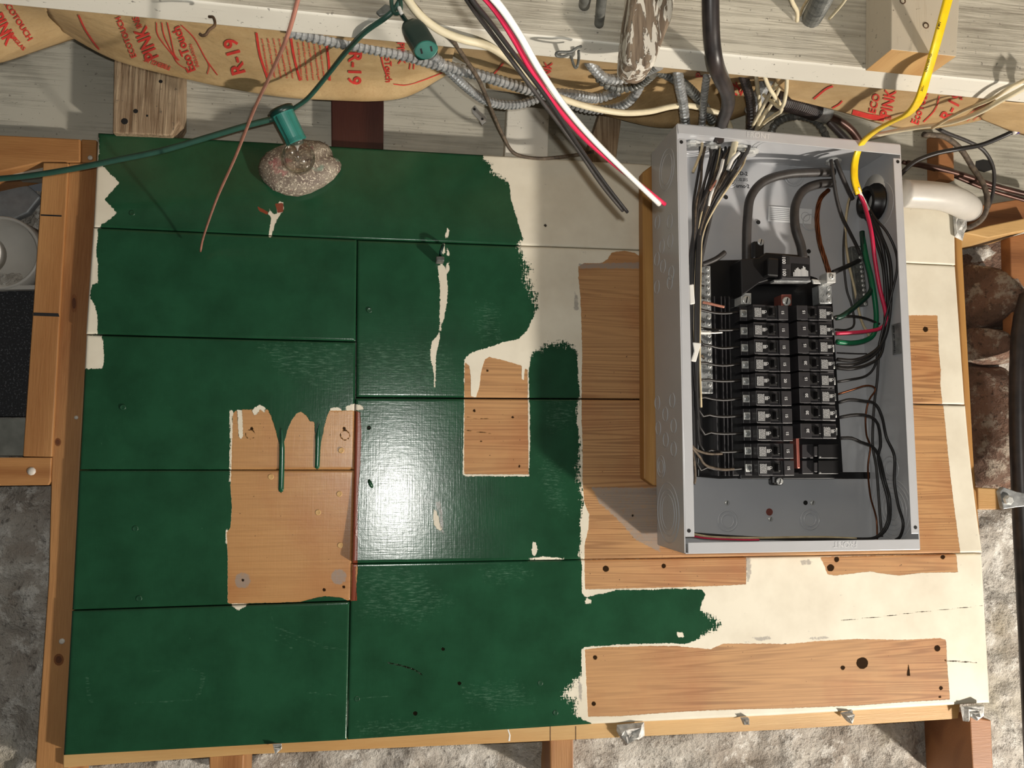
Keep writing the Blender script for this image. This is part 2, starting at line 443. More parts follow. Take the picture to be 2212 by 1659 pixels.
CREAM = [
 [(180, 352), (222, 358), (240, 377), (258, 395), (240, 415), (226, 431), (236, 442), (253, 460), (240, 472), (219, 485), (216, 492), (180, 492)],
 [(180, 492), (212, 493), (211, 520), (208, 545), (213, 570), (212, 612), (200, 614), (196, 630), (196, 645), (206, 660), (211, 680), (212, 722), (180, 722)],
 [(170, 724), (219, 724), (223, 745), (225, 785), (220, 796), (170, 797)], [(170, 280), (212, 280), (215, 330), (210, 352), (170, 352)],
 [(580, 513), (583, 490), (586, 472), (579, 462), (582, 452), (590, 462), (598, 462), (600, 440), (605, 434), (611, 437), (614, 450), (607, 462), (598, 474), (592, 490), (586, 512)],
 [(967, 491), (971, 500), (968, 514), (961, 515), (963, 505)], [(955, 525), (960, 524), (962, 545), (956, 550)], [(966, 535), (972, 545), (972, 552), (965, 552)],
 [(945, 572), (950, 575), (954, 566), (961, 576), (962, 584), (966, 566), (970, 566), (971, 582), (965, 592), (967, 628), (965, 660), (959, 690), (953, 705), (950, 730), (945, 752), (942, 775), (941, 800), (941, 836), (937, 836),
  (937, 800), (931, 778), (930, 755), (934, 738), (947, 722), (950, 700), (951, 655), (950, 610), (947, 590)],
 [(936, 1100), (943, 1104), (948, 1125), (954, 1140), (952, 1146), (942, 1140), (936, 1132)], [(1148, 1168), (1155, 1170), (1159, 1186), (1150, 1202), (1146, 1188)],
 [(511, 884), (523, 887), (525, 940), (521, 950), (515, 944), (513, 905)], [(543, 886), (560, 874), (574, 880), (572, 892), (562, 884), (556, 894), (549, 897)],
 [(713, 884), (722, 879), (735, 882), (740, 890), (714, 890)], [(745, 882), (752, 876), (766, 872), (784, 877), (786, 884), (762, 888), (748, 888)],
 [(496, 885), (503, 887), (502, 950), (500, 1040), (495, 1040), (497, 950)], [(489, 1140), (494, 1150), (492, 1180), (487, 1170)], [(498, 1303), (535, 1303), (530, 1310), (515, 1318), (500, 1308)],
 [(1265, 1290), (1278, 1297), (1276, 1303), (1264, 1304)], [(1462, 1365), (1475, 1366), (1478, 1376), (1464, 1377)], [(1140, 1204), (1170, 1200), (1215, 1204), (1215, 1207), (1140, 1208)],
 [(1190, 742), (1190, 744), (1191, 743)], [(1246, 745), (1262, 745), (1262, 830), (1250, 830)],
]
WOOD = [
 [(503, 893), (512, 885), (555, 884), (578, 884), (586, 900), (596, 932), (603, 960), (604, 1000), (602, 1058), (606, 1067), (611, 1060), (612, 1010), (614, 955), (621, 928), (631, 906), (641, 893),
  (650, 889), (662, 898), (670, 910), (679, 912), (681, 950), (681, 1010), (685, 1018), (689, 1004), (693, 960), (700, 925), (706, 899), (712, 887), (765, 887), (777, 890), (780, 930), (779, 1000), (773, 1060),
  (772, 1130), (766, 1150), (772, 1160), (771, 1200), (773, 1230), (768, 1297), (755, 1299), (735, 1290), (700, 1288), (675, 1293), (650, 1300), (600, 1302), (492, 1304), (492, 1200), (489, 1150), (498, 1140), (501, 1095), (498, 1050), (501, 950)],
 [(1004, 782), (1014, 790), (1017, 815), (1017, 856), (1028, 858), (1035, 838), (1040, 800), (1048, 775), (1058, 771), (1080, 776), (1105, 783), (1127, 790), (1127, 820), (1132, 822), (1134, 796), (1140, 798), (1141, 1025), (1002, 1024), (1003, 850)],
 [(1250, 575), (1262, 568), (1300, 568), (1312, 560), (1322, 545), (1350, 541), (1372, 546), (1392, 560), (1480, 565), (1480, 1206), (1258, 1207), (1259, 1175), (1268, 1140), (1270, 1110), (1260, 1085), (1257, 1040), (1258, 960), (1256, 900), (1258, 760), (1256, 690), (1254, 640), (1250, 600)],
 [(1900, 680), (2026, 681), (2029, 760), (2033, 800), (2032, 830), (2040, 900), (2048, 1000), (2056, 1100), (2063, 1194), (1400, 1206), (1400, 1150), (1900, 1150)],
 [(1262, 1209), (1612, 1203), (1611, 1262), (1560, 1265), (1470, 1268), (1263, 1273)],
 [(1770, 1203), (2064, 1196), (2068, 1236), (1990, 1237), (1940, 1243), (1900, 1238), (1880, 1234), (1800, 1243), (1786, 1240), (1780, 1222)],
 [(1263, 1403), (1300, 1398), (1400, 1395), (1460, 1395), (1500, 1399), (1535, 1402), (1548, 1396), (1562, 1390), (1640, 1390), (1700, 1391), (1760, 1385), (1850, 1380), (1950, 1382), (2030, 1378), (2043, 1382), (2046, 1440), (2052, 1511),
  (1960, 1516), (1850, 1524), (1700, 1530), (1600, 1532), (1500, 1536), (1430, 1540), (1340, 1547), (1270, 1548)],
]
REDS = [[(767, 888), (778, 890), (781, 935), (779, 1000), (774, 1060), (773, 1130), (773, 1215), (768, 1230), (771, 1297), (758, 1298), (762, 1216)], [(594, 440), (612, 438), (612, 458), (600, 460)], [(556, 446), (580, 458), (578, 464), (560, 456)]]
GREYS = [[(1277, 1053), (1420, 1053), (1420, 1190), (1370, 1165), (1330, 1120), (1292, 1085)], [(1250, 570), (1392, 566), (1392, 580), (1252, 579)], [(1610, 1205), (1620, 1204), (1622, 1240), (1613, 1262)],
 [(1728, 1212), (1745, 1208), (1755, 1214), (1748, 1220), (1732, 1220)], [(1625, 1378), (1660, 1374), (1670, 1380), (1640, 1384)], [(1745, 1378), (1780, 1374), (1790, 1378), (1760, 1382)], [(1242, 630), (1248, 640), (1250, 668), (1240, 670)], [(940, 1085), (950, 1082), (955, 1110), (957, 1150), (950, 1140), (948, 1110)],
 [(1250, 1470), (1257, 1480), (1256, 1520), (1250, 1500)]]
def disc(x, y, r, k=10, sq=1.0): return [(x + r * math.cos(2 * math.pi * i / k), y + r * sq * math.sin(2 * math.pi * i / k)) for i in range(k)]
GREYS += [disc(524, 1254, 17, 16), disc(732, 1246, 17, 9)]
def line(pts, wd):
    a = [(x, y - wd) for x, y in pts]; b = [(x, y + wd) for x, y in reversed(pts)]; return a + b
def ringp(x, y, r0, r1):
    return [(x + r0 * math.cos(i * math.pi / 8), y + r0 * math.sin(i * math.pi / 8)) for i in range(17)] + [(x + r1 * math.cos(i * math.pi / 8), y + r1 * math.sin(i * math.pi / 8)) for i in range(16, -1, -1)]
SCUFF = [line([(590, 1352), (640, 1372), (700, 1396), (748, 1404)], 1.6), line([(598, 1362), (650, 1386), (712, 1402)], 1.4), line([(585, 1325), (592, 1350), (605, 1372), (630, 1392)], 1.5), line([(595, 1382), (632, 1400)], 1.6),
 line([(320, 1452), (360, 1446), (405, 1443), (432, 1450)], 1.2), [(434, 1450), (446, 1458), (440, 1480), (432, 1500), (424, 1512), (420, 1508), (430, 1490), (433, 1470)], line([(290, 1518), (350, 1516), (400, 1512), (424, 1510)], 1.2),
 line([(700, 1345), (735, 1346)], 1.0), line([(665, 1537), (728, 1538)], 1.0), line([(755, 1512), (800, 1506), (850, 1503)], 1.2), line([(655, 1495), (700, 1498), (728, 1502)], 1.2), [(185, 1462), (192, 1460), (196, 1500), (204, 1522), (196, 1520), (188, 1500)],
 [(775, 1558), (900, 1553), (1020, 1560), (1040, 1568), (930, 1584), (775, 1592)], [(1030, 660), (1050, 650), (1078, 662), (1080, 735), (1040, 742), (1028, 700)], [(1180, 870), (1230, 860), (1245, 900), (1210, 940), (1180, 920)], [(1165, 980), (1215, 1010), (1225, 1110), (1180, 1100), (1170, 1040)],
 line([(240, 880), (225, 930), (212, 990)], 1.0), line([(434, 1060), (437, 1110), (436, 1180)], 1.2), [(1040, 1225), (1130, 1222), (1150, 1240), (1080, 1262), (1040, 1250)], [(770, 735), (960, 742), (990, 820), (900, 850), (775, 848)], [(560, 738), (760, 742), (762, 860), (700, 850), (600, 800), (560, 760)], [(1000, 1480), (1120, 1470), (1160, 1520), (1060, 1540), (1000, 1510)],
 [(780, 1222), (900, 1224), (980, 1300), (900, 1350), (780, 1330)]]
DARK = [disc(*a) for a in ((1308, 1228, 7), (1433, 1222, 5), (1285, 1420, 5), (1282, 1520, 5), (1862, 1432, 13), (1820, 1442, 5), (2024, 1400, 7), (2032, 1486, 4.5), (2030, 1505, 3), (1793, 1226, 8), (1806, 1208, 6),
    (2035, 1203, 5), (2000, 711, 6), (1178, 487, 3.5), (1053, 800, 3), (1039, 953, 2.6), (543, 925, 3.5), (743, 925, 3.5), (700, 1274, 4), (742, 1268, 3.5), (524, 1253, 3.5), (992, 1476, 4.5), (897, 1541, 5), (957, 1402, 4), (797, 924, 4.5), (1107, 901, 3), (1121, 1007, 3), (1024, 887, 3.5), (1364, 1113, 3))]
DARK += [line([(1815, 1340), (1900, 1332), (2000, 1320), (2123, 1308)], .8), ringp(540, 938, 11, 9), ringp(745, 940, 11, 9), line([(837, 1431), (870, 1438), (897, 1447), (912, 1458)], 1.6), line([(1008, 900), (1030, 905), (1060, 903)], .7), line([(1008, 930), (1060, 936)], .8),
    line([(1980, 770), (1880, 780)], .6), line([(1690, 1390), (1700, 1391)], .5), [(1958, 1460), (1962, 1430), (1966, 1460)], [(2040, 1425), (2110, 1430), (2110, 1432), (2040, 1428)]]
PLANKS = [
 ([(212, 287), (1386, 354), (2060, 430)], [(202, 490), (770, 516), (1386, 539), (2064, 572)]),
 ([(202, 492), (770.5, 518)], [(186, 721), (768, 737)]), ([(186, 723.5), (767.5, 739)], [(171, 1014), (765, 1014.5)]),
 ([(171, 1016), (765, 1016)], [(156, 1317), (757, 1297)]), ([(156, 1319.5), (755, 1299.5)], [(138, 1631), (749, 1598)]),
 ([(772, 518), (1386, 541), (2064, 574)], [(769.5, 857), (1388, 861), (2085, 873.5)]),
 ([(768, 860), (1388, 864), (2085, 876)], [(761, 1214), (1255, 1205.5), (1650, 1199), (2110, 1191.5)]),
 ([(759, 1217.5), (1255, 1209), (1650, 1203), (2119, 1195.5)], [(750, 1598), (1279, 1564), (1680, 1545), (2138, 1518)])]
def board_material():
    t = NT('green_and_cream_painted_boards')
    p = t.pos
    amp = t.attr('amp')
    nz = t.noise(p, 170, 4, .7); nzs = t.noise(t.scale(p, (60, 60, 420)), 1.0, 3, .65)
    nzf = t.noise(t.scale(p, (620, 620, 90), (0, .3, 0)), 1.0, 3, .6)
    j = t.math('ADD', t.math('MULTIPLY', t.math('SUBTRACT', nz, .5), 1.2), t.math('MULTIPLY', t.math('SUBTRACT', nzs, .5), .9))
    j = t.math('ADD', j, t.math('MULTIPLY', t.math('SUBTRACT', nzf, .5), 1.3))
    g = t.math('ADD', t.attr('green'), t.math('MULTIPLY', j, amp))
    # fine scratches and specks that show the cream coat
    sc1 = t.step(t.noise(t.scale(p, (18, 1, 260)), 1.0, 4, .7), .735, .76)
    sc2 = t.step(t.noise(t.scale(p, (260, 1, 22), (0, .25, 0)), 1.0, 4, .7), .735, .77)
    patch = t.step(t.noise(p, 6, 3), .5, .7)
    spk = t.step(t.noise(p, 420, 2, .5), .76, .8)
    scr = t.math('MULTIPLY', t.math('MAXIMUM', t.math('MAXIMUM', sc1, sc2), spk), t.math('ADD', t.math('MULTIPLY', patch, .38), .10))
    fg = t.step(g, -.0003, .0003)
    fw = t.step(t.math('ADD', t.attr('wood'), t.math('MULTIPLY', t.math('SUBTRACT', nz, .5), .0035)), -.0003, .0003)
    fr = t.step(t.math('ADD', t.attr('red'), t.math('MULTIPLY', t.math('SUBTRACT', nz, .5), .003)), -.0003, .0003)
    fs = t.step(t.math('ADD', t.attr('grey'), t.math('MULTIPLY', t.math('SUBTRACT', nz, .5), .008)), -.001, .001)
    fk = t.step(t.math('ADD', t.attr('dark'), t.math('MULTIPLY', t.math('SUBTRACT', nz, .5), .0025)), -.0004, .0005)
    # cream coat
    big = t.noise(p, 9, 4, .6)
    cream = t.mix(t.step(big, .4, .72), lin((230, 223, 204)), lin((212, 203, 183)))
    cream = t.mix(t.math('MULTIPLY', t.step(t.noise(p, 60, 5, .7), .66, .72), .5), cream, lin((150, 146, 140)))
    green = t.mix(t.step(t.noise(p, 13, 4, .6), .35, .7), lin((33, 77, 52)), lin((26, 63, 41)))
    green = t.mix(scr, green, lin((122, 150, 132)))
    sf = t.math('ADD', t.attr('scuff'), t.math('MULTIPLY', t.math('SUBTRACT', nz, .5), .006))
    sfm = t.math('MULTIPLY', t.step(sf, -.0006, .0008), t.step(t.noise(t.scale(p, (60, 1, 420), (0, .2, 0)), 1.0, 5, .75), .50, .70))
    green = t.mix(t.math('MULTIPLY', sfm, .5), green, lin((120, 156, 134)))
    # bare fir: straight brown stripes along x
    gr = t.noise(t.scale(p, (.10, 1, 5.2), (0, .02, 0)), 4.0, 2, .4, .08)
    band = t.step(t.math('SINE', t.math('MULTIPLY', gr, 230)), -.5, 1.0)
    sx = t.n('SeparateXYZ'); t.L.new(p, sx.inputs[0])
    band = t.math('MULTIPLY', band, t.math('ADD', t.math('MULTIPLY', t.step(t.noise(p, 3.4, 2), .35, .6), .7), .3))
    band = t.math('MULTIPLY', band, t.math('ADD', t.math('MULTIPLY', t.step(sx.outputs[0], .02, .08), .8), .2))
    fine = t.noise(t.scale(p, (8, 1, 260)), 1.0, 4, .6)
    wf = t.math('ADD', t.math('MULTIPLY', band, .55), t.math('MULTIPLY', t.step(fine, .35, .75), .3))
    wcol = t.mix(wf, lin((190, 144, 94)), lin((116, 74, 40)))
    wcol = t.mix(t.math('MULTIPLY', t.step(t.noise(p, 7, 4, .6), .46, .7), .5), wcol, lin((160, 96, 52)))
    worm = t.step(t.noise(p, 260, 2, .4), .745, .765)
    wcol = t.mix(t.math('MULTIPLY', worm, .8), wcol, lin((70, 44, 28)))
    col = t.mix(fg, cream, green)
    col = t.mix(fw, col, wcol)
    # grey patches laid over the paint and bare wood
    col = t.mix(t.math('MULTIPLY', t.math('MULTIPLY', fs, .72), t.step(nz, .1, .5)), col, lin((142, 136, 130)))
    col = t.mix(fr, col, lin((128, 62, 40)))
    col = t.mix(t.math('MULTIPLY', fk, .95), col, lin((22, 14, 9)))
    rough = t.math('ADD', t.math('MULTIPLY', fg, -.31), .5)
    rough = t.math('ADD', rough, t.math('MULTIPLY', fw, .12))
    coat = t.math('MULTIPLY', t.math('MAXIMUM', fg, .6), t.math('SUBTRACT', 1.0, fw))
    brush = t.math('ADD', t.noise(t.scale(p, (420, 1, 16)), 1.0, 3, .6), t.noise(t.scale(p, (22, 1, 420)), 1.0, 3, .6))
    hgt = t.math('ADD', t.math('MULTIPLY', coat, 1.2), t.math('MULTIPLY', t.math('MULTIPLY', brush, fg), .22))
    hgt = t.math('ADD', hgt, t.math('MULTIPLY', t.noise(p, 120, 3, .6), .25))
    hgt = t.math('SUBTRACT', hgt, t.math('MULTIPLY', fk, 2.0))
    t.bump(hgt, .00045)
    return t.out(col, rough, None, t.math('SUBTRACT', .5, t.math('MULTIPLY', fk, .48)))
BOARD = board_material()
BO = U(1100, 950, 0)
board = tag(empty('painted_backboard', BO), 'wide backboard of planks painted dark green and cream with bare wood patches', 'board')
STEP = .0025
AMPS = [(1150, 600, 60, .024), (1075, 372, 35, .012), (1195, 745, 45, .018), (1250, 1030, 70, .016), (1535, 1345, 35, .014), (1238, 1505, 40, .018), (1260, 890, 40, .008), (1258, 1180, 30, .008), (1120, 535, 25, .01), (1190, 640, 40, .012)]
def make_plank(idx, top, bot):
    def poly(pts, n):
        P = [U(*q) for q in pts]; X = np.array([q.x for q in P]); Z = np.array([q.z for q in P])
        L = np.concatenate([[0], np.cumsum(np.hypot(np.diff(X), np.diff(Z)))]); L /= L[-1]
        u = np.linspace(0, 1, n); return np.interp(u, L, X), np.interp(u, L, Z)
    wd = (U(*top[-1]) - U(*top[0])).length; ht = (U(*top[0]) - U(*bot[0])).length
    nu = int(wd / STEP) + 1; nv = int(ht / STEP) + 1
    tx, tz = poly(top, nu); bx_, bz = poly(bot, nu)
    v = np.linspace(0, 1, nv)[:, None]
    X = tx * (1 - v) + bx_ * v; Z = tz * (1 - v) + bz * v
    # slightly wavy long edges, hand sawn
    h = np.zeros_like(X)
    if idx == 6: h += -.013 * (v * (1 - v)) + .0128 * v + .0005
    elif idx == 7: h += .0015 * (1 - v)
    else: h += .0012 * math.sin(idx * 2.1) * np.ones_like(X)
    edge = np.minimum(np.minimum(v, 1 - v) * ht, np.minimum(np.linspace(0, 1, nu), 1 - np.linspace(0, 1, nu))[None, :] * wd)
    h -= .0010 * np.clip(1 - edge / .0022, 0, 1)
    Xf, Zf = X.ravel(), Z.ravel(); n = len(Xf)
    far = np.full(n, -.03)
    g = poly_sdf(Xf, Zf, G_BIG)
    cr = far.copy()
    for c in CREAM: near(Xf, Zf, c, cr)
    g = np.minimum(g, -cr)
    wd_ = far.copy()
    for c in WOOD: near(Xf, Zf, c, wd_)
    # the white drips run over the bare wood
    for c in CREAM[11:13]:
        q = far.copy(); near(Xf, Zf, c, q); wd_ = np.minimum(wd_, -q)
    rd = far.copy()
    for c in REDS: near(Xf, Zf, c, rd)
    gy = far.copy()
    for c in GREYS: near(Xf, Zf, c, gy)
    dk = far.copy()
    for c in DARK: near(Xf, Zf, c, dk)
    sf_ = far.copy()
    for c in SCUFF:
        q = far.copy(); near(Xf, Zf, c, q)
        k = q > q.min() + 1e-9
        wide = np.ptp([p[0] for p in c]) > 34 and abs(c[0][1] - c[-1][1]) > 6 and np.ptp([p[1] for p in c]) > 25 and len(c) < 7
        sf_ = np.maximum(sf_, q * (.085 if wide else 1.0) - (.0004 if wide else 0))
    am = np.full(n, .0032)
    for x, y, r, a in AMPS:
        c = U(x, y); d = np.hypot(Xf - c.x, Zf - c.z) / (r * CD / F)
        am = np.maximum(am, 1.5 * a * np.clip(1.6 - d, 0, 1))
    V = np.stack([Xf, -h.ravel(), Zf], 1)
    i = np.arange(nu * nv).reshape(nv, nu)
    q = np.stack([i[:-1, :-1], i[1:, :-1], i[1:, 1:], i[:-1, 1:]], -1).reshape(-1, 4)
    # border ring at the back for thickness
    ring = np.concatenate([i[0, :], i[1:, -1], i[-1, -2::-1], i[-2:0:-1, 0]])
    B = V[ring].copy(); B[:, 1] = .018
    m = len(ring); base = len(V); V = np.vstack([V, B])
    k = np.arange(m); k2 = (k + 1) % m
    side = np.stack([ring[k], ring[k2], base + k2, base + k], -1)
    allq = np.vstack([q, side])
    V = V - np.array(BO)
    me = bpy.data.meshes.new('plank')
    me.vertices.add(len(V)); me.vertices.foreach_set('co', V.ravel())
    me.loops.add(allq.size); me.loops.foreach_set('vertex_index', allq.ravel())
    me.polygons.add(len(allq)); me.polygons.foreach_set('loop_start', np.arange(0, allq.size, 4)); me.polygons.foreach_set('loop_total', np.full(len(allq), 4))
    sm = np.ones(len(allq), bool); sm[len(q):] = False
    me.polygons.foreach_set('use_smooth', sm)
    me.materials.append(BOARD)
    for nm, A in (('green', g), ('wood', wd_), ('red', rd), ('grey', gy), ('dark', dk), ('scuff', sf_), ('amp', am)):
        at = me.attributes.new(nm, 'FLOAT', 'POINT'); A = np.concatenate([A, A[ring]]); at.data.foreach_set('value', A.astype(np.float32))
    me.update(calc_edges=True); me.validate()
    o = bpy.data.objects.new('plank', me); COL.objects.link(o); o.parent = board
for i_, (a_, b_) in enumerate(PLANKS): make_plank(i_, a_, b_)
for x, y in ((735, 571), (742, 645), (738, 714), (798, 670), (737, 973), (733, 1067), (735, 1178), (742, 1350), (742, 1441), (740, 1540), (771, 1510), (585, 1030), (687, 1107), (1167, 1476), (1163, 1244), (300, 1293), (292, 1142), (285, 460), (290, 548), (265, 880), (292, 700), (230, 1378), (600, 1556), (1200, 1540)):
    c = U(x, y, 0.0006); mb = MB()
    mb.lathe(c + Vector((0, .0012, 0)), (0, -1, 0), [(.0048, 0), (.0046, .0010), (.0038, .0015), (.0032, .0013)], 14)
    mb.build('nail_head', M['greennail'] if not (485 < x < 765 and 887 < y < 1300) else M['pine_pale'], board, True)
# green drips stand proud of the bare wood
for pts, r in (([(608, 925), (609, 950), (609, 985), (608, 1030), (607, 1062)], 5.5), ([(690, 915), (687, 940), (686, 985), (685, 1012)], 5)):
    W = [U(x, y, .0003) for x, y in pts]; C = crom(W, 24); v, f = sweep(C, [RM(r, 0) * min(1, .15 + i / 8, .5 + (len(C) - i) / 4) for i in range(len(C))], 8, (1, .32), (1, 0, 0))
    mesh('paint_drip', v, f, M['drip'], board, True)
# ---------------------------------------------------------------- stone wall behind
def terrain(name, x0, x1, z0, z1, h, amp, mat, step=.008, sc_=9.0, seed=0.0):
    nx = int((x1 - x0) / step) + 1; nz = int((z1 - z0) / step) + 1
    V = []
    for j in range(nz):
        for i in range(nx):
            x = x0 + i * step; z = z0 + j * step
            p = Vector((x * sc_ + seed, z * sc_ * 1.3, seed))
            a = noise.fractal(p, .9, 2.1, 5) * .6 + noise.ridged_multi_fractal(p * .6, 1, 2, 3, 1, 2) * .28
            b = noise.noise(Vector((x * 40, z * 40, 3))) * .12
            V.append((x, -(h + amp * (a + b)), z))
    Fc = [(j * nx + i, j * nx + i + 1, (j + 1) * nx + i + 1, (j + 1) * nx + i) for j in range(nz - 1) for i in range(nx - 1)]
    return mesh(name, V, Fc, mat, None, True)
struct(terrain('wall_back', -.95, 1.6, -.85, .46, -.125, .034, M['stone'], .0075))
# rim board above the wall
z0r, z1r = .455, .80
mb = MB(); mb.box(-1.0, 1.7, z0r, z1r, -.07, -.035)
rim = struct(mb.build('wall_top', M['rim']))
mb = MB(); mb.box(-1.0, 1.7, .80, .82, -.2, 1.0); struct(mb.build('ceiling', M['rim']))
# the room behind the camera (outside the picture) so that light and reflections behave
mb = MB(); mb.box(-2.2, 3.4, -1.86, -1.84, -.2, 3.2); struct(mb.build('floor', floor_mat()))
# ---------------------------------------------------------------- joist
def jz(X): return .5145 - .0105 * (X - .0)
mb = MB()
J0, J1 = -.85, 1.45
a = [(J0, jz(J0)), (J1, jz(J1)), (J1, .80), (J0, .80)]
mb.prism(a, .355, .402)
mb.mi = [0, 0, 1, 0, 0, 0]
mb.mi[2] = 1
joist = mb.build('joist', None, None, False, [M['grey_h'], M['white_h']])
bev(joist, .0035, 3)
tag(joist, 'long grey whitewashed ceiling joist crossing the top of the photo', 'beam')
# ---------------------------------------------------------------- framing timbers
def timber(name, px, h1, h0, mat, label, cat='timber', bevel=.002, group=None):
    return tag(slab(name, px, h1, h0, mat, None, bevel), label, cat, group)
st = empty('wall_stud', U(120, 900, -.02)); tag(st, 'long orange pine stud along the left edge of the green board', 'stud')
slab('stud_timber', [(149, 352), (213, 352), (172, 1000), (150, 1659), (146, 1720), (72, 1720), (105, 1250), (112, 988)], -.0185, -.10, M['pine_v'], st)
for x, y, a, b in ((127, 1425, 11, 13), (160, 655, 7, 20), (125, 955, 7, 9)):
    mb = MB()
    for q, hh in ((1.0, -.0184), (.6, -.0181)): mb.prism([(U(x + a * q * math.cos(i * math.pi / 9), y + b * q * math.sin(i * math.pi / 9), -.0185).x, U(x + a * q * math.cos(i * math.pi / 9), y + b * q * math.sin(i * math.pi / 9), -.0185).z) for i in range(17, -1, -1)], -.020, hh, int(q < 1))
    kn = mb.build('knot', None, st, False, [M['knot'], M['knot_dark']]); kn['kind'] = 'stuff'
for x, y, r in ((165, 902, 4), (134, 1385, 5.5), (195, 341, 5)):
    mb = MB(); mb.lathe(U(x, y, -.0185), (0, -1, 0), [(RM(r, 0), -.001), (RM(r, 0), .0012), (RM(r * .6, 0), .002)], 14); mb.build('nail_head', M['nailwhite'], st, True)
st = empty('wall_stud', U(100, 660, -.02)); tag(st, 'shorter pine stud left of the long one, with two black marker lines', 'stud')
slab('stud_timber', [(93, 351), (147.5, 352), (111.5, 987), (49, 986)], -.014, -.09, M['pine_pale_v'], st)
slab('marker_line', [(88, 463), (133, 465), (133, 468), (88, 466)], -.0136, -.015, M['ink'], st, 0)
slab('marker_line', [(72, 675), (126, 677), (128, 684), (100, 683), (72, 682)], -.0136, -.015, M['ink'], st, 0)
timber('cross_rail', [(-60, 291), (-10, 291), (173, 300), (173, 350), (93, 350), (-60, 384)], -.016, -.09, M['pine_h'], 'pine cross rail meeting the left studs near the grey wall', 'rail')
timber('wood_block', [(175, 300), (208, 302), (207, 351), (175, 351)], -.022, -.09, M['pine_h'], 'short pine block between cross rail and top left corner of green board', 'block')
cr = empty('cross_rail', U(50, 1015, -.02)); tag(cr, 'pine cross rail at left with a plaster splashed nail, below the short stud', 'rail')
slab('rail_timber', [(-60, 988), (111, 988), (109, 1040), (104, 1048), (-60, 1050)], -.016, -.09, M['pine_h'], cr)
mb = MB(); mb.lathe(U(68, 1018, -.016), (0, -1, 0), [(.007, -.001), (.006, .001), (.003, .0025)], 9); mb.build('nail_head', M['nailwhite'], cr, True)
br = empty('bottom_rail', U(1100, 1590, -.02)); tag(br, 'long thin pine rail running under the bottom edge of the painted boards', 'rail')
slab('rail_timber', [(136, 1628), (760, 1592), (1279, 1558), (1680, 1540), (2076, 1512), (2070, 1553), (1680, 1577), (1140, 1603), (540, 1630), (190, 1655), (136, 1659)], -.010, -.06, M['pine_pale'], br)
for x in (1188, 1243): slab('joint_line', [(x, 1569), (x + 1.6, 1569), (x + 1.6, 1600), (x, 1600)], -.0096, -.0115, M['rust'], br, 0)
slab('paint_mark', [(1096, 1576), (1099, 1576), (1103, 1588), (1102, 1601), (1098, 1601), (1100, 1588)], -.0096, -.0115, M['white'], br, 0)
timber('short_stud', [(452, 1633), (527, 1630), (524, 1720), (452, 1720)], -.03, -.11, M['pine_v'], 'pine stud stub under the rail, left of the bottom centre', 'stud')
timber('short_stud', [(1188, 1597), (1239, 1596), (1239, 1720), (1189, 1720)], -.03, -.11, M['pine_v'], 'pine stud stub below the rail at bottom centre', 'stud')
timber('short_stud', [(2095, 1548), (2141, 1556), (2148, 1720), (2104, 1720)], .012, -.11, M['pine_orange'], 'pine stud below the bottom right corner of the boards', 'stud')
timber('corner_rail', [(2064, 512), (2078, 512), (2092, 780), (2104, 1000), (2120, 1192), (2106, 1192), (2084, 880)], -.006, -.05, M['ply_edge'], 'thin pine edging along the right side of the cream boards', 'rail')
timber('mounting_batten', [(1388, 372), (1415, 352), (1421, 1050), (1412, 1049), (1391, 1034)], .024, .0008, M['ply_edge'], 'upright wooden batten between the boards and the left of the metal box', 'batten')
rb = timber('roof_block', [(246, 118), (388, 138), (387, 260), (370, 292), (243, 287)], .012, -.035, M['post_old'], 'old weathered wood block with nail holes above the top left of the green board', 'block')
for x, y, r in ((347, 176, 4), (293, 240, 5), (269, 262, 7), (318, 250, 2.5)):
    mb = MB(); mb.lathe(U(x, y, .0121), (0, -1, 0), [(RM(r, 0), 0), (RM(r * .8, 0), .0003)], 9); mb.build('nail_hole', M['dark'], rb)
timber('roof_block', [(715, 210), (829, 215), (828, 330), (716, 327)], -.012, -.035, M['redwood'], 'dark reddish brown block above the top edge of the green board', 'block')
timber('roof_block', [(1096, 225), (1186, 235), (1184, 342), (1090, 341)], -.008, -.035, M['white_h'], 'pale whitewashed block with holes above the cream paint', 'block')
timber('roof_block', [(1320, 175), (1360, 180), (1342, 262), (1330, 352), (1262, 350), (1290, 262)], .0, -.035, M['post_old'], 'leaning weathered strip left of the metal box top, behind the flexible conduits', 'block')
timber('roof_block', [(2026, 285), (2060, 300), (2062, 390), (2028, 386)], -.002, -.035, M['pine_orange'], 'bright orange pine block right of the metal box top', 'block')
timber('rim_hole', [(2108, 348), (2124, 344), (2142, 347), (2146, 366), (2126, 372), (2106, 366)], -.0345, -.036, M['dark'], 'dark ragged hole in the rim board above the white elbow', 'hole')
timber('side_ledge', [(2080, 503), (2137, 487), (2230, 468), (2230, 495), (2135, 514)], .0, -.1, M['pine_pale'], 'slanting pale pine ledge at the right edge above the round stones', 'ledge')
timber('side_ledge', [(2110, 445), (2230, 425), (2230, 475), (2135, 495), (2085, 503)], -.02, -.1, M['pine_orange'], 'orange brown board above the pale ledge at the right edge', 'board')
timber('side_post', [(2182, 512), (2230, 500), (2230, 760), (2188, 740)], -.02, -.045, M['pine_orange'], 'orange pine post at the right edge under the ledge', 'post')
timber('small_board', [(2112, 1053), (2168, 1056), (2166, 1101), (2113, 1101)], -.02, -.08, M['pine_pale'], 'small pale board beside the bolt at the right edge', 'board')
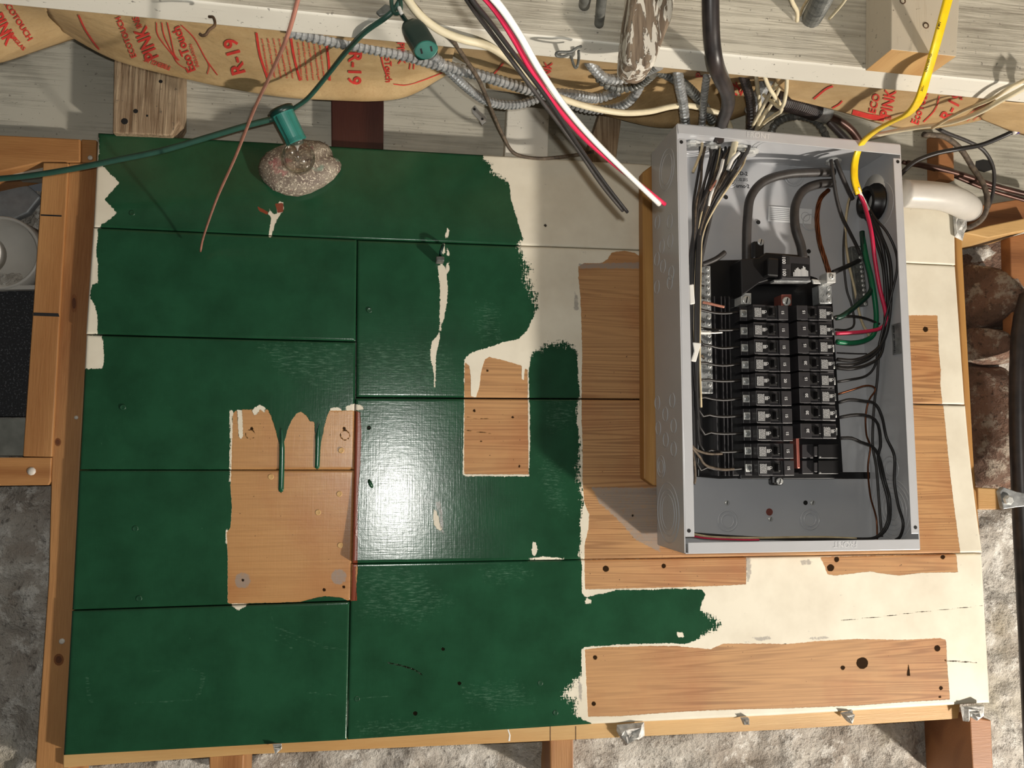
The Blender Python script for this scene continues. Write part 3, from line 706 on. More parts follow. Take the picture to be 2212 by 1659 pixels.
# blocks on the face of the joist
tb = timber('joist_block', [(1372, -60), (1466, -60), (1453, 35), (1428, 100), (1414, 140), (1395, 150), (1372, 146), (1351, 132), (1356, 70)], .44, .4, M['drift'], 'rough flaking wood cleat nailed on the joist left of the black cable', 'block', .004)
bl = empty('joist_block', U(1990, 60, .45)); tag(bl, 'clean sawn wood block on the joist behind the yellow cable', 'block')
mb = MB(); P_ = [U(x, y, .455) for x, y in ((1926, -60), (2076, -60), (2066, 122), (1925, 107))]
mb.prism([(q.x, q.z) for q in P_], .4025, .455); mb.mi = [0, 0, 0, 0, 1, 0]
zmid = [sum(mb.v[i][2] for i in f) / 4 for f in mb.f]; mb.mi = [1 if (z == min(zmid)) else 0 for z in zmid]
bev(mb.build('block_timber', None, bl, False, [M['block_face'], M['block_end']]), .001)
for x, y in ((2000, 55), (1950, 2)):
    mb = MB(); mb.lathe(U(x, y, .4552), (0, -1, 0), [(.0042, -.001), (.0042, .0004), (.002, -.0004)], 12); mb.build('knot', M['rust'], bl, True)
# ---------------------------------------------------------------- things behind the left studs
mb = MB(); c = U(0, 546, -.06)
mb.lathe(c + Vector((0, .05, 0)), (0, -1, 0), [(RM(80, -.06), 0), (RM(76, -.06), .05), (RM(73, -.06), .053), (RM(69, -.06), .05), (RM(66, -.06), .005), (RM(6, -.06), .002), ], 40)
tag(mb.build('drain_pipe', M['pvc'], None, True), 'open end of a large grey plastic pipe at the left edge', 'pipe')
mb = MB(); mb.lathe(U(-34, 552, -.07), (0, -1, 0), [(RM(44, 0), 0), (RM(43, 0), .025), (RM(36, 0), .03)], 32)
tag(mb.build('pipe_plug', M['pvcw'], None, True), 'white plug sitting inside the grey pipe end at the left edge', 'plug')
o = slab('duct_panel', [(-60, 405), (60, 400), (88, 425), (60, 460), (25, 476), (-60, 500)], -.085, -.1, plain('grey_sheet', (150, 154, 156), .5, .2), None, .003); tag(o, 'grey sheet metal panel behind the short stud, above the pipe', 'panel')
o = slab('speckled_board', [(-60, 628), (82, 628), (62, 900), (-60, 900)], -.07, -.095, M['speckle']); tag(o, 'black speckled board below the pipe at the left edge', 'board')
o = slab('wall_ledge', [(-60, 905), (58, 903), (54, 985), (-60, 985)], -.055, -.10, plain('grey_paint_wood', (140, 142, 134), .6, 0, .2, 30)); tag(o, 'grey painted ledge under the black speckled board at left', 'ledge')
o = slab('wall_ledge', [(-60, 617), (84, 615), (83, 625), (-60, 627)], -.06, -.095, M['pvc']); tag(o, 'thin grey strip between the pipe and the black speckled board', 'strip')
# ---------------------------------------------------------------- right side: stones, pipe, bolt
def rock(name, px, h1, h0, mat, label, seed):
    P = [U(x, y, h0) for x, y in px]; cxx = sum(p.x for p in P) / len(P); czz = sum(p.z for p in P) / len(P)
    V = []; Fc = []; K = 40; rings = 9
    def at(t):
        t = t * len(P); i = int(t) % len(P); f = t - int(t); a, b = P[i], P[(i + 1) % len(P)]; return a.x + (b.x - a.x) * f, a.z + (b.z - a.z) * f
    for r in range(rings + 1):
        q = r / rings; s = math.sin(q * math.pi / 2); dd = math.cos(q * math.pi / 2)
        for k in range(K):
            x, z = at(k / K); x = cxx + (x - cxx) * s; z = czz + (z - czz) * s
            nn = noise.fractal(Vector((x * 22 + seed, z * 22, seed)), 1, 2, 4)
            V.append((x, -(h0 + (h1 - h0) * dd + .008 * nn), z))
    for r in range(rings):
        for k in range(K):
            k2 = (k + 1) % K; Fc.append((r * K + k, (r + 1) * K + k, (r + 1) * K + k2, r * K + k2))
    return tag(mesh(name, V, Fc, mat, None, True), label, 'stone')
rock('wall_stone', [(2068, 575), (2110, 582), (2150, 605), (2178, 650), (2186, 705), (2180, 718), (2140, 716), (2085, 718), (2068, 700)], -.01, -.11, M['stone_dark'], 'rounded dark stone, topmost of the pile right of the boards', 3.1)
rock('wall_stone', [(2068, 712), (2140, 714), (2184, 712), (2184, 750), (2170, 785), (2140, 792), (2100, 793), (2068, 785)], -.015, -.11, M['stone_dark'], 'brown stone second from the top of the pile right of the boards', 7.7)
rock('wall_stone', [(2074, 790), (2150, 792), (2172, 830), (2180, 900), (2184, 980), (2175, 1045), (2110, 1050), (2080, 1000)], -.03, -.11, M['stone_dark'], 'large mottled stone lowest in the pile right of the boards', 12.9)
tag(slab('recess_shade_sheet', [(2070, 512), (2200, 508), (2200, 1060), (2070, 1055)], -.112, -.118, M['stone_dark'], None, 0), 'flat dark stone sheet in place of the shaded recess behind the round stones', 'recess')  # flat sheet in dark rubble colour, painted in for the shade of the recess
tag(tube('iron_pipe', [(2225, 640, -.0), (2208, 720, .0), (2204, 900, .0), (2212, 1130, .0), (2226, 1400, .0), (2240, 1700, .0)], 24, M['loom'], seg=16), 'thick black iron pipe standing along the right edge', 'pipe')
pb = empty('pipe_clamp', U(2178, 1080, .01)); tag(pb, 'shiny metal clamp with a bolt on the black pipe at the right edge', 'clamp')
slab('clamp_plate', [(2160, 1062), (2168, 1052), (2196, 1062), (2232, 1068), (2232, 1092), (2196, 1096), (2168, 1100)], .03, .02, M['galv'], pb)
mb = MB(); mb.lathe(U(2175, 1080, .03), (0, -1, 0), [(.009, 0), (.009, .006), (.006, .008)], 6); mb.build('bolt', M['zinc'], pb)
# crumpled scraps hanging from the rail
def scrap(px, h, label, seed):
    rng = random.Random(seed); P = [U(x, y, h) for x, y in px]; n = len(P)
    c = sum(P, Vector()) / n
    V = []; Fc = []; R_ = 5
    for r in range(R_ + 1):
        s = 1 - r / R_ * .96
        for k, p in enumerate(P):
            q = c + (p - c) * s; jt = 0 if r == 0 else .0035 * s; V.append((q.x + rng.uniform(-jt, jt), q.y - rng.uniform(0, .011) * (r > 0) - .003 * (1 - s), q.z + rng.uniform(-jt, jt)))
    for r in range(R_):
        for k in range(n):
            k2 = (k + 1) % n; Fc += [(r * n + k, r * n + k2, (r + 1) * n + k2), (r * n + k, (r + 1) * n + k2, (r + 1) * n + k)]
    o = mesh('plaster_scrap', V, Fc, M['plaster'], None, False); tag(o, label, 'scrap')
    s_ = o.modifiers.new('s', 'SOLIDIFY'); s_.thickness = .0015
scrap([(1333, 1566), (1390, 1560), (1391, 1588), (1382, 1592), (1372, 1596), (1352, 1608), (1340, 1590), (1333, 1578)], .0, 'white crumpled scrap hanging on the rail under the long bare wood strip', 1)
scrap([(1815, 1540), (1840, 1534), (1836, 1550), (1834, 1560), (1826, 1552)], .0, 'small white chip on the rail right of centre, under the dark knot', 2)
scrap([(1600, 1550), (1614, 1550), (1613, 1562), (1606, 1563)], .0, 'tiny white chip on the rail between the two larger scraps', 3)
scrap([(2074, 1526), (2120, 1522), (2124, 1545), (2104, 1553), (2088, 1545), (2080, 1556)], .006, 'white crumpled scrap at the bottom right corner of the boards', 4)
scrap([(590, 1608), (608, 1606), (607, 1616), (600, 1622)], .0, 'small white chip on the bottom rail under the left green planks', 5)
scrap([(2058, 450), (2078, 462), (2082, 500), (2078, 520), (2062, 512), (2060, 480)], .004, 'torn cream scrap at the top right corner of the boards beside the elbow', 6)
# ---------------------------------------------------------------- insulation batts
def loft(name, rows, mat, label, nu=60, nv=20, wr=.003, seed=0):
    G = [[U(*p) for p in r] for r in rows]
    cols = []
    RR = [crom(r, nu) for r in G]; k = min(len(r) for r in RR)
    RR = [[r[int(round(i * (len(r) - 1) / (k - 1)))] for i in range(k)] for r in RR]
    grid = []
    for i in range(k):
        c = crom([r[i] for r in RR], nv); grid.append(c)
    m = min(len(c) for c in grid)
    grid = [[c[int(round(j * (len(c) - 1) / (m - 1)))] for j in range(m)] for c in grid]
    V = []
    for i in range(k):
        for j in range(m):
            p = grid[i][j]; a = noise.fractal(p * 14 + Vector((seed, 0, 0)), 1, 2, 3) * wr
            V.append(p + Vector((0, -a, -a * .6)))
    Fc = [(i * m + j, i * m + j + 1, (i + 1) * m + j + 1, (i + 1) * m + j) for i in range(k - 1) for j in range(m - 1)]
    e = tag(empty(name, sum(V, Vector()) / len(V)), label, 'insulation')
    o = mesh('kraft_paper_facing', V, Fc, mat, e, True)
    s_ = o.modifiers.new('s', 'SOLIDIFY'); s_.thickness = .0008; s_.offset = 0
    return e, BVHTree.FromPolygons([tuple(v) for v in V], [(a, b, c) for a, b, c, d in Fc] + [(a, c, d) for a, b, c, d in Fc])
def decal(bvh, mb, pxverts, faces, off=.0016, mi=0):
    V = []
    ok = True
    for x, y in pxverts:
        d = ray(x, y).normalized(); hit, nn_, _i, _d = bvh.ray_cast(CAMP, d)
        V.append(hit + nn_ * (-off if nn_.dot(d) > 0 else off) if hit else None)
    idx = {}; out = []
    for i, v in enumerate(V):
        if v is not None: idx[i] = len(out); out.append(v)
    mb.add(out, [tuple(idx[i] for i in f) for f in faces if all(i in idx for i in f)], mi)
_fine = {}
def fine_text(s):
    """glyph outlines cut into small triangles so that they follow a curved sheet"""
    if s not in _fine:
        V, Fc = text2d(s, 1.0, .022); b = bmesh.new(); vs = [b.verts.new((x, y, 0)) for x, y in V]
        for f in Fc:
            try: b.faces.new([vs[i] for i in f])
            except ValueError: pass
        bmesh.ops.triangulate(b, faces=b.faces[:])
        for _ in range(4):
            L = [e for e in b.edges if e.calc_length() > .16]
            if not L: break
            bmesh.ops.subdivide_edges(b, edges=L, cuts=1); bmesh.ops.triangulate(b, faces=[f for f in b.faces if len(f.verts) > 3])
        b.verts.index_update(); _fine[s] = ([(v.co.x, v.co.y) for v in b.verts], [tuple(v.index for v in f.verts) for f in b.faces]); b.free()
    return _fine[s]
def dtext(bvh, mb, s, x, y, size, rot, sx=1.0):
    V, Fc = fine_text(s); c, s_ = math.cos(math.radians(rot)), math.sin(math.radians(rot))
    P = [(x + (a * size * sx) * c - (b * size) * s_, y - ((a * size * sx) * s_ + (b * size) * c)) for a, b in V]
    decal(bvh, mb, P, Fc)
def dline(bvh, mb, pts, wd):
    n = 14; L = []
    C = crom([Vector((x, y, 0)) for x, y in pts], n)
    P = []
    for i, c in enumerate(C):
        t = (C[min(i + 1, len(C) - 1)] - C[max(i - 1, 0)]).normalized(); q = Vector((-t.y, t.x, 0)) * wd / 2
        P += [(c.x + q.x, c.y + q.y), (c.x - q.x, c.y - q.y)]
    decal(bvh, mb, P, [(2 * i, 2 * i + 1, 2 * i + 3, 2 * i + 2) for i in range(len(C) - 1)])
e, bv = loft('insulation_batt', [
  [(95, 8, .35), (240, 20, .35), (400, 34, .35), (560, 50, .35), (700, 62, .35), (850, 78, .35), (985, 92, .35)],
  [(100, 24, .30), (240, 70, .27), (400, 95, .26), (560, 115, .25), (700, 122, .24), (850, 125, .24), (980, 115, .24)],
  [(125, 58, .2), (243, 116, .16), (400, 155, .15), (560, 176, .14), (700, 176, .13), (850, 172, .13), (975, 140, .15)],
  [(130, 66, .18), (246, 128, .13), (400, 170, .12), (560, 202, .10), (700, 215, .09), (862, 212, .09), (972, 158, .12)],
  [(132, 60, .12), (250, 118, .08), (400, 160, .07), (560, 190, .05), (700, 203, .04), (860, 200, .04), (968, 150, .06)]],
  M['kraft'], 'long sagging kraft paper insulation batt with red R-19 print under the joist', 80, 26, .004, 2)
mb = MB()
dtext(bv, mb, 'R-19', 508, 120, 42, 105, 1.0); dtext(bv, mb, 'EcoTouch', 398, 104, 27, 110, .95); dtext(bv, mb, 'PINK', 318, 92, 42, 112, .8); dtext(bv, mb, 'INS', 298, 46, 18, 112)
dtext(bv, mb, 'ECOTOUCH', 273, 78, 17, 112); dtext(bv, mb, 'FIBERGLAS', 340, 135, 14, 160, .9); dtext(bv, mb, 'INSULATION', 420, 118, 9, 108)
for o_ in (0, 13, 26): dline(bv, mb, [(338 + o_ * .9, 46), (342 + o_, 75), (372 + o_ * .2, 115), (385 + o_ * .1, 128)], 2.2)
dline(bv, mb, [(372, 112), (385, 135), (408, 150)], 2); dline(bv, mb, [(392, 52), (420, 80), (445, 125), (470, 160)], 2.2); dline(bv, mb, [(445, 125), (452, 140), (448, 158)], 2)
dline(bv, mb, [(170, 30), (185, 62), (205, 92), (215, 105)], 3.5); dline(bv, mb, [(554, 68), (562, 118), (580, 172)], 5); dline(bv, mb, [(628, 78), (636, 125), (648, 172)], 5); dline(bv, mb, [(705, 90), (710, 130), (712, 172)], 5)
W_ = ['your family home insulation installed properly in', 'wall and floor framing keep paper facing in place', 'cover it with an approved interior wall finish', 'do not leave exposed facing will burn keep', 'flames and heat sources away from facing', 'if kraft facing is damaged repair with tape']
for i in range(5): dtext(bv, mb, W_[i][:34], 574 + i * 12.5, 124, 6.4, -80 + i * .3)
for i in range(5): dtext(bv, mb, W_[i][:32], 648 + i * 12.0, 130, 6.4, -84 + i * .5)
dtext(bv, mb, 'R-19', 765, 145, 40, -92, .95); dtext(bv, mb, 'EcoTouch', 838, 140, 20, -88, .9); dtext(bv, mb, 'PINK', 866, 112, 22, -88); dline(bv, mb, [(823, 118), (828, 140), (836, 162)], 3); dline(bv, mb, [(886, 135), (884, 148)], 2.2); dline(bv, mb, [(894, 135), (893, 148)], 2.2); dline(bv, mb, [(850, 180), (880, 182), (920, 170), (955, 155)], 2)
mb.build('red_print', M['red'], e)['label'] = 'red lettering and lines printed on the paper'
e, bv = loft('insulation_batt', [
  [(-60, -8, .35), (0, -2, .35), (50, 5, .35), (96, 12, .35)], [(-60, 40, .28), (0, 42, .28), (55, 40, .27), (110, 38, .25)],
  [(-60, 120, .2), (0, 122, .19), (70, 100, .18), (150, 74, .16)], [(-60, 145, .16), (0, 136, .15), (75, 112, .14), (166, 82, .12)]],
  M['kraft'], 'kraft paper insulation batt with red print in the top left corner', 26, 18, .004, 9)
mb = MB(); dtext(bv, mb, 'PINK', 6, 60, 40, -62, .8); dtext(bv, mb, 'ECOTOUCH', 38, 42, 18, -58); dtext(bv, mb, 'FIBERGLAS', 32, 84, 12, -48); mb.build('red_print', M['red'], e)
e, bv = loft('insulation_batt', [
  [(960, 98, .35), (1080, 104, .35), (1200, 116, .35), (1330, 132, .35), (1440, 142, .35), (1560, 150, .35), (1690, 160, .35), (1800, 172, .35)],
  [(965, 112, .22), (1080, 125, .24), (1200, 150, .24), (1330, 165, .18), (1440, 172, .15), (1560, 178, .15), (1690, 185, .2), (1800, 188, .28)],
  [(1040, 160, .12), (1100, 170, .12), (1200, 190, .12), (1330, 215, .07), (1440, 230, .05), (1560, 225, .06), (1690, 205, .12), (1800, 205, .22)],
  [(1050, 190, .08), (1110, 200, .08), (1210, 215, .07), (1330, 255, .03), (1440, 277, .01), (1560, 262, .02), (1690, 222, .08), (1800, 216, .2)]],
  M['kraft'], 'torn kraft paper batt behind the flexible conduits above the metal box', 80, 20, .008, 4)
mb = MB(); dline(bv, mb, [(1066, 160), (1088, 134)], 3); dtext(bv, mb, 'PINK', 1182, 158, 24, 80); dline(bv, mb, [(1590, 175), (1600, 200)], 3); dline(bv, mb, [(1612, 178), (1600, 205)], 3); dtext(bv, mb, 'PI', 1588, 192, 30, 60); dtext(bv, mb, 'P', 1512, 160, 22, 90); mb.build('red_print', M['red'], e)
e, bv = loft('insulation_batt', [
  [(1670, 158, .352), (1800, 172, .352), (1950, 185, .352), (2080, 198, .352), (2250, 213, .352)],
  [(1680, 182, .30), (1800, 196, .28), (1950, 210, .28), (2080, 220, .28), (2250, 228, .28)],
  [(1700, 205, .24), (1800, 225, .2), (1950, 245, .18), (2080, 245, .2), (2200, 240, .24)],
  [(1712, 215, .22), (1810, 240, .16), (1950, 278, .11), (2060, 272, .13), (2180, 240, .22)]],
  M['kraft'], 'kraft paper batt with red print under the joist at right, behind the yellow cable', 70, 22, .005, 6)
mb = MB(); dtext(bv, mb, 'ECO', 1890, 222, 22, 75); dtext(bv, mb, 'PINK', 1920, 222, 34, 78, .8); dtext(bv, mb, 'EcoTouch', 1990, 225, 24, 72, .9); dtext(bv, mb, 'R-19', 2058, 228, 36, 62); dline(bv, mb, [(1758, 212), (1785, 190), (1800, 184)], 4); dline(bv, mb, [(1798, 232), (1812, 224), (1820, 216)], 3)
dline(bv, mb, [(2030, 205), (2020, 235), (1995, 262)], 2.5); dline(bv, mb, [(1842, 240), (1880, 250), (1910, 255)], 11); dtext(bv, mb, 'FIBERGLAS', 1905, 252, 9, -10)
for i in range(5): dline(bv, mb, [(2075 + i * 14, 262 - i * 2), (2100 + i * 14, 240 - i * 2), (2130 + i * 12, 222)], 1.3)
mb.build('red_print', M['red'], e)
e, bv = loft('insulation_batt', [
  [(2140, 216, .352), (2180, 220, .352), (2250, 226, .352)], [(2130, 240, .28), (2180, 245, .27), (2250, 250, .26)], [(2122, 258, .2), (2175, 280, .16), (2250, 305, .12)]],
  M['kraft'], 'crumpled flap of kraft paper insulation at the right edge under the joist', 20, 14, .012, 14)
# ---------------------------------------------------------------- electrical box
HB, HF = .028, .148
def wp(x, y, h): return U(x, y, h)
TL, TR, BR_, BL_ = U(1466, 269, HF), U(1941, 313, HF), U(1988, 1187, HF), U(1478, 1193, HF)
XL = (TL.x + BL_.x) / 2; XR = (TR.x + BR_.x) / 2; ZB = (BL_.z + BR_.z) / 2
def ztop(x): return TL.z + (TR.z - TL.z) * (x - TL.x) / (TR.x - TL.x)
ZTL, ZTR = ztop(XL), ztop(XR)
box = empty('breaker_panel_box', ((XL + XR) / 2, -HB, ZB)); tag(box, 'open grey steel breaker panel box mounted right of centre', 'electrical box')
T = .0016
def wall4(name, pts, mat=None):
    """a sheet with thickness T from four corners (outer side), normal inwards"""
    P = [Vector(p) for p in pts]; n = (P[1] - P[0]).cross(P[3] - P[0]).normalized() * T
    m = MB(); m.add(P + [p + n for p in P], [(0, 3, 2, 1), (4, 5, 6, 7), (0, 1, 5, 4), (1, 2, 6, 5), (2, 3, 7, 6), (3, 0, 4, 7)]); return m.build(name, mat or M['steel'], box)
yB, yF = -HB, -HF
wall4('back_panel', [(XL, yB, ZB), (XL, yB, ZTL), (XR, yB, ZTR), (XR, yB, ZB)])
wall4('side_panel', [(XL, yB, ZB), (XL, yF, ZB), (XL, yF, ZTL), (XL, yB, ZTL)])
wall4('side_panel', [(XR, yB, ZB), (XR, yB, ZTR), (XR, yF, ZTR), (XR, yF, ZB)])
wall4('top_panel', [(XL, yB, ZTL), (XL, yF, ZTL), (XR, yF, ZTR), (XR, yB, ZTR)])
wall4('bottom_panel', [(XL, yB, ZB), (XR, yB, ZB), (XR, yF, ZB), (XL, yF, ZB)])
FL = .0185
def xa(x): return x
m = MB(); m.prism([(XL - .0005, ZTL + .0005), (XR + .0005, ZTR + .0005), (XR + .0005, ZTR - .0170), (XL + .001, ZTL - .0150)], HF - .002, HF + .0008); bev(m.build('front_lip', M['steel'], box), .0006)
m = MB(); m.prism([(XL + .004, ZB - .001), (XR + .001, ZB - .001), (XR + .001, ZB + .0155), (XL + .004, ZB + .0155)], HF - .002, HF + .0008); bev(m.build('front_lip', M['steel'], box), .0006)
m = MB(); m.prism([(XL, ZB + .024), (XL + .0148, ZB + .024), (XL + .0148, ZTL - .026), (XL + .012, ZTL - .023), (XL + .003, ZTL - .023), (XL, ZTL - .026)], HF - .002, HF + .0002); bev(m.build('front_lip', M['steel'], box), .0006)
m = MB(); m.prism([(XR - .0128, ZB + .024), (XR, ZB + .024), (XR, ZTR - .0235), (XR - .0128, ZTR - .0235)], HF - .002, HF + .0002); bev(m.build('front_lip', M['steel'], box), .0006)
for x, z in ((XL + .006, ZTL - .029), (XR - .005, ZTR - .0295), (XL + .006, ZB + .033), (XR - .005, ZB + .034)):
    m = MB(); m.lathe((x, -(HF + .0002), z), (0, -1, 0), [(.003, 0), (.003, .0003)], 12); m.build('screw_hole', M['dark'], box)
m = MB()
Xf = lambda px, py: U(px, py, HF + .0009)
m2 = MB(); add_text(m2, 'FRONT', .0125, Xf(1638, 293) + Vector((0, -.0003, 0)), (1, 0, -.03), (0.02, 0, 1)); add_text(m2, 'FRONT', .0125, Xf(1826, 1176) + Vector((0, -.0003, 0)), (-1, 0, 0), (0, 0, -1))
m2.build('stamped_text', M['steel_mark'], box)
def kring(c, nrm, r, t=.0013, part='knockout'):
    m = MB(); c = Vector(c); a = Vector(nrm).normalized()
    m.lathe(c, a, [(r + t, -.0002), (r + t * .5, t * .7), (r - t * .5, t * .7), (r - t, -.0002)], 40, 0, False); return m.build(part, M['steel'], box, True)
# knockouts on the outer left side
def kl(px, py, rz):
    p = UX(px, py, XL - T); kring(p, (-1, 0, 0), rz)
for px, py, rs in ((1440, 366, (.034, .025)), (1443, 1107, (.048, .037, .028)), (1428, 1008, (.018, .011))):
    for r in rs: kl(px, py, r)
for px, py in ((1420, 480), (1447, 478), (1430, 532), (1448, 520), (1419, 560), (1432, 575), (1450, 590), (1419, 620), (1447, 610), (1420, 870), (1452, 865), (1437, 895), (1422, 925), (1455, 920), (1438, 950), (1455, 970)):
    kl(px, py, .0115)
# knockouts inside: back, top, right side
for px, py, rs in ((1578, 388, (.013, .010)), (1715, 380, (.018, .013)), (1572, 1125, (.017, .011)), (1750, 1122, (.017, .011)), (1750, 480, (.014,))):
    for r in rs: kring(U(px, py, HB + T), (0, -1, 0), r)
for px, py, rs in ((1668, 316, (.033, .025)), (1745, 340, (.02, .014)), (1500, 322, (.03, .022))):
    d = ray(px, py); zt = ztop(.6)
    for r in rs: kring(UZ(px, py, zt), (0, 0, -1), r)
for px, py, rs in ((1935, 1100, (.05, .043, .035, .027, .018)), (1925, 430, (.04,)), (1948, 1012, (.02, .012))):
    for r in rs:
        p = UX(px, py, XR); p.y = -.086; kring(p, (-1, 0, 0), r)
for px, py in ((1568, 426), (1638, 480), (1747, 543), (1740, 1086)):
    m = MB(); m.lathe(U(px, py, HB + T), (0, -1, 0), [(.004, 0), (.004, .0003)], 14); m.build('screw_hole', M['dark'], box)
m = MB(); add_text(m, 'JTD-2', .0095, U(1602, 375, HB + T + .0003), (1, 0, 0), (0, 0, 1)); add_text(m, 'DEC 02 2015', .0078, U(1600, 388, HB + T + .0003), (1, 0, 0), (0, 0, 1), 0, .62); add_text(m, 'Turno 2', .0095, U(1601, 402, HB + T + .0003), (1, 0, 0), (0, 0, 1)); m.build('ink_stamp', M['ink'], box)
def scrw(c, r, name, parent, mat='zinc', nrm=(0, -1, 0)):
    m = MB(); c = Vector(c); n = Vector(nrm); m.lathe(c, n, [(r, -.0005), (r, .0008), (r * .75, .0018), (r * .3, .002)], 12)
    o = m.build(name, M[mat], parent, True)
    m = MB(); u = n.orthogonal().normalized(); v = n.cross(u); u, v = (u + v * .6).normalized(), (v - u * .6).normalized()
    m.obox(c + n * .0021, u * r * .7, v * r * .13, n * .0002); m.build('slot', M['dark'], o); return o
for px, py in ((1570, 1086), (1755, 1086), (1664, 1121)): scrw(U(px, py, HB + T), .0045, 'mounting_screw', box)
m = MB(); m.lathe(U(1662, 1106, HB + T), (0, -1, 0), [(.0062, 0), (.0062, .0003)], 16); m.build('keyhole', M['redcopper'], box)
# label on back
lb = MB(); P_ = [U(x, y, HB + T + .0004) for x, y in ((1660, 445), (1754, 452), (1752, 484), (1659, 478))]; lb.add(P_, [(0, 1, 2, 3)]); pl = lb.build('paper_label', M['label'], box)
lb = MB()
for i in range(7):
    a = U(1664, 449 + i * 4, HB + T + .0007); b = U(1705, 452 + i * 4, HB + T + .0007); lb.add([a, b, b + Vector((0, 0, -.0011)), a + Vector((0, 0, -.0011))], [(0, 1, 2, 3)])
a_ = U(1740, 468, HB + T + .0007); ll = MB(); ll.lathe(a_, (0, -1, 0), [(.0085, 0), (.0078, .0001)], 20, 0, False); ll.build('label_emblem', M['labelprint'], pl)
lb.build('label_print', M['labelprint'], pl)
# label on the right side
def rs(px, py): return UX(px, py, XR - T - .0004)
lb = MB(); c = rs(1937, 732); lb.add([c + Vector((0, a, b)) for a, b in ((-.012, -.026), (.012, -.026), (.012, .026), (-.012, .026))], [(0, 1, 2, 3)]); pl = lb.build('side_label', M['galv'], box)
lb = MB(); add_text(lb, 'Issue No. 0000191', .0062, c + Vector((-.0004, .006, 0)), (0, 0, -1), (0, 1, 0)); lb.build('label_text', M['ink'], pl)
# ---------------------------------------------------------------- bus assembly
bus = empty('bus_assembly', U(1660, 820, .05)); tag(bus, 'black breaker mounting base with bus bars inside the metal box', 'breaker base')
def pb_(name, x0, y0, x1, y1, h0, h1, mat, parent, bevel=.0008):
    return slab(name, [(x0, y0), (x1, y0), (x1, y1), (x0, y1)], h1, h0, mat, parent, bevel)
slab('base_plate', [(1533, 562), (1640, 560), (1765, 600), (1798, 640), (1822, 1026), (1555, 1034), (1508, 1030), (1506, 850), (1532, 700)], .05, .036, M['black'], bus)
pb_('base_rib', 1600, 1020, 1880, 1034, .05, .062, M['black'], bus)
for x in (1545, 1560, 1568, 1577): slab('base_rib', [(x - 3, 640), (x - .5, 640), (x + 8.5, 1028), (x + 6, 1028)], .066 + (x - 1545) * .0003, .05, M['black_face'], bus, .0004)
for x in (1575,): slab('base_rib', [(x - 6, 640), (x + 20, 640), (x + 34, 1028), (x + 4, 1028)], .06, .05, M['black'], bus)
slab('bus_bar', [(1719, 930), (1726, 930), (1729, 1012), (1722, 1012)], .082, .06, M['redcopper'], bus)
for y0, y1 in ((960, 990), (995, 1024)):
    pb_('empty_slot', 1733, y0, 1757, y1, .07, .082, M['black_face'], bus); pb_('slot_clip', 1759, y0 + 4, 1766, y1 - 4, .07, .090, M['black_face'], bus); pb_('slot_cap', 1768, y0, 1812, y1, .06, .074, M['black'], bus)
    scrw(U(1771, y1 - 3, .075), .0016, 'clip_screw', bus)
pb_('mounting_ear', 1627, 520, 1652, 560, .05, .072, M['black'], bus, .004); scrw(U(1643, 523, .0725), .0062, 'ear_screw', bus)
pb_('mounting_ear', 1668, 1025, 1694, 1048, .05, .066, M['black'], bus, .004); scrw(U(1684, 1040, .0665), .0062, 'ear_screw', bus)
for px, py, mt in ((1612, 645, 'zinc'), (1699, 648, 'redcopper')):
    pb_('bus_terminal', px - 11, py - 12, px + 11, py + 12, .06, .086, M[mt], bus); scrw(U(px, py + 3, .087), .0078, 'terminal_screw', bus)
# main breaker
mbk = empty('main_breaker', U(1690, 580, .09)); tag(mbk, 'wide black main breaker marked 100 fed by two thick cables', 'breaker')
slab('breaker_body', [(1600, 560), (1640, 556), (1655, 545), (1700, 548), (1750, 552), (1752, 608), (1660, 606), (1640, 612), (1602, 640)], .092, .05, M['black'], mbk, .002)
slab('breaker_face', [(1690, 550), (1749, 556), (1751, 604), (1688, 602)], .112, .09, M['black_face'], mbk)
slab('toggle', [(1660, 556), (1685, 558), (1684, 598), (1658, 596)], .108, .09, M['black'], mbk, .003)
for y in (555, 583): pb_('indicator_slot', 1699, y, 1706, y + 16, .1118, .1128, M['dark'], mbk, 0)
slab('breaker_label', [(1710, 569), (1748, 572), (1748, 598), (1709, 597)], .1126, .1115, M['black'], mbk, 0)
m = MB(); add_text(m, '100', .0085, U(1693, 562, .1127), (0, 0, -1), (1, 0, 0)); add_text(m, '100', .0085, U(1694, 588, .1127), (0, 0, -1), (1, 0, 0))
for i in range(11):
    x = 1714 + i * 3; hh = (9, 14, 17, 19, 16, 15, 17, 22, 20, 14, 12)[i]; a, b = U(x, 597, .1129), U(x + 1.7, 597 - hh, .1129)
    m.add([(a.x, a.y, a.z), (b.x, a.y, a.z), (b.x, a.y, b.z), (a.x, a.y, b.z)], [(0, 1, 2, 3)])
m.build('white_print', M['print'], mbk)
pb_('bottom_ledge', 1672, 604, 1752, 609, .09, .104, M['galv'], mbk)
lug = empty('ground_lug', U(1796, 600, .09)); tag(lug, 'square silver lug clamping the stranded copper cable', 'lug')
slab('lug_body', [(1786, 588), (1806, 588), (1806, 611), (1786, 611)], .098, .075, M['zinc'], lug, .0015); scrw(U(1797, 598, .0985), .0046, 'lug_screw', lug)
slab('lug_arm', [(1754, 602), (1786, 606), (1786, 613), (1757, 613)], .082, .078, M['zinc'], lug)
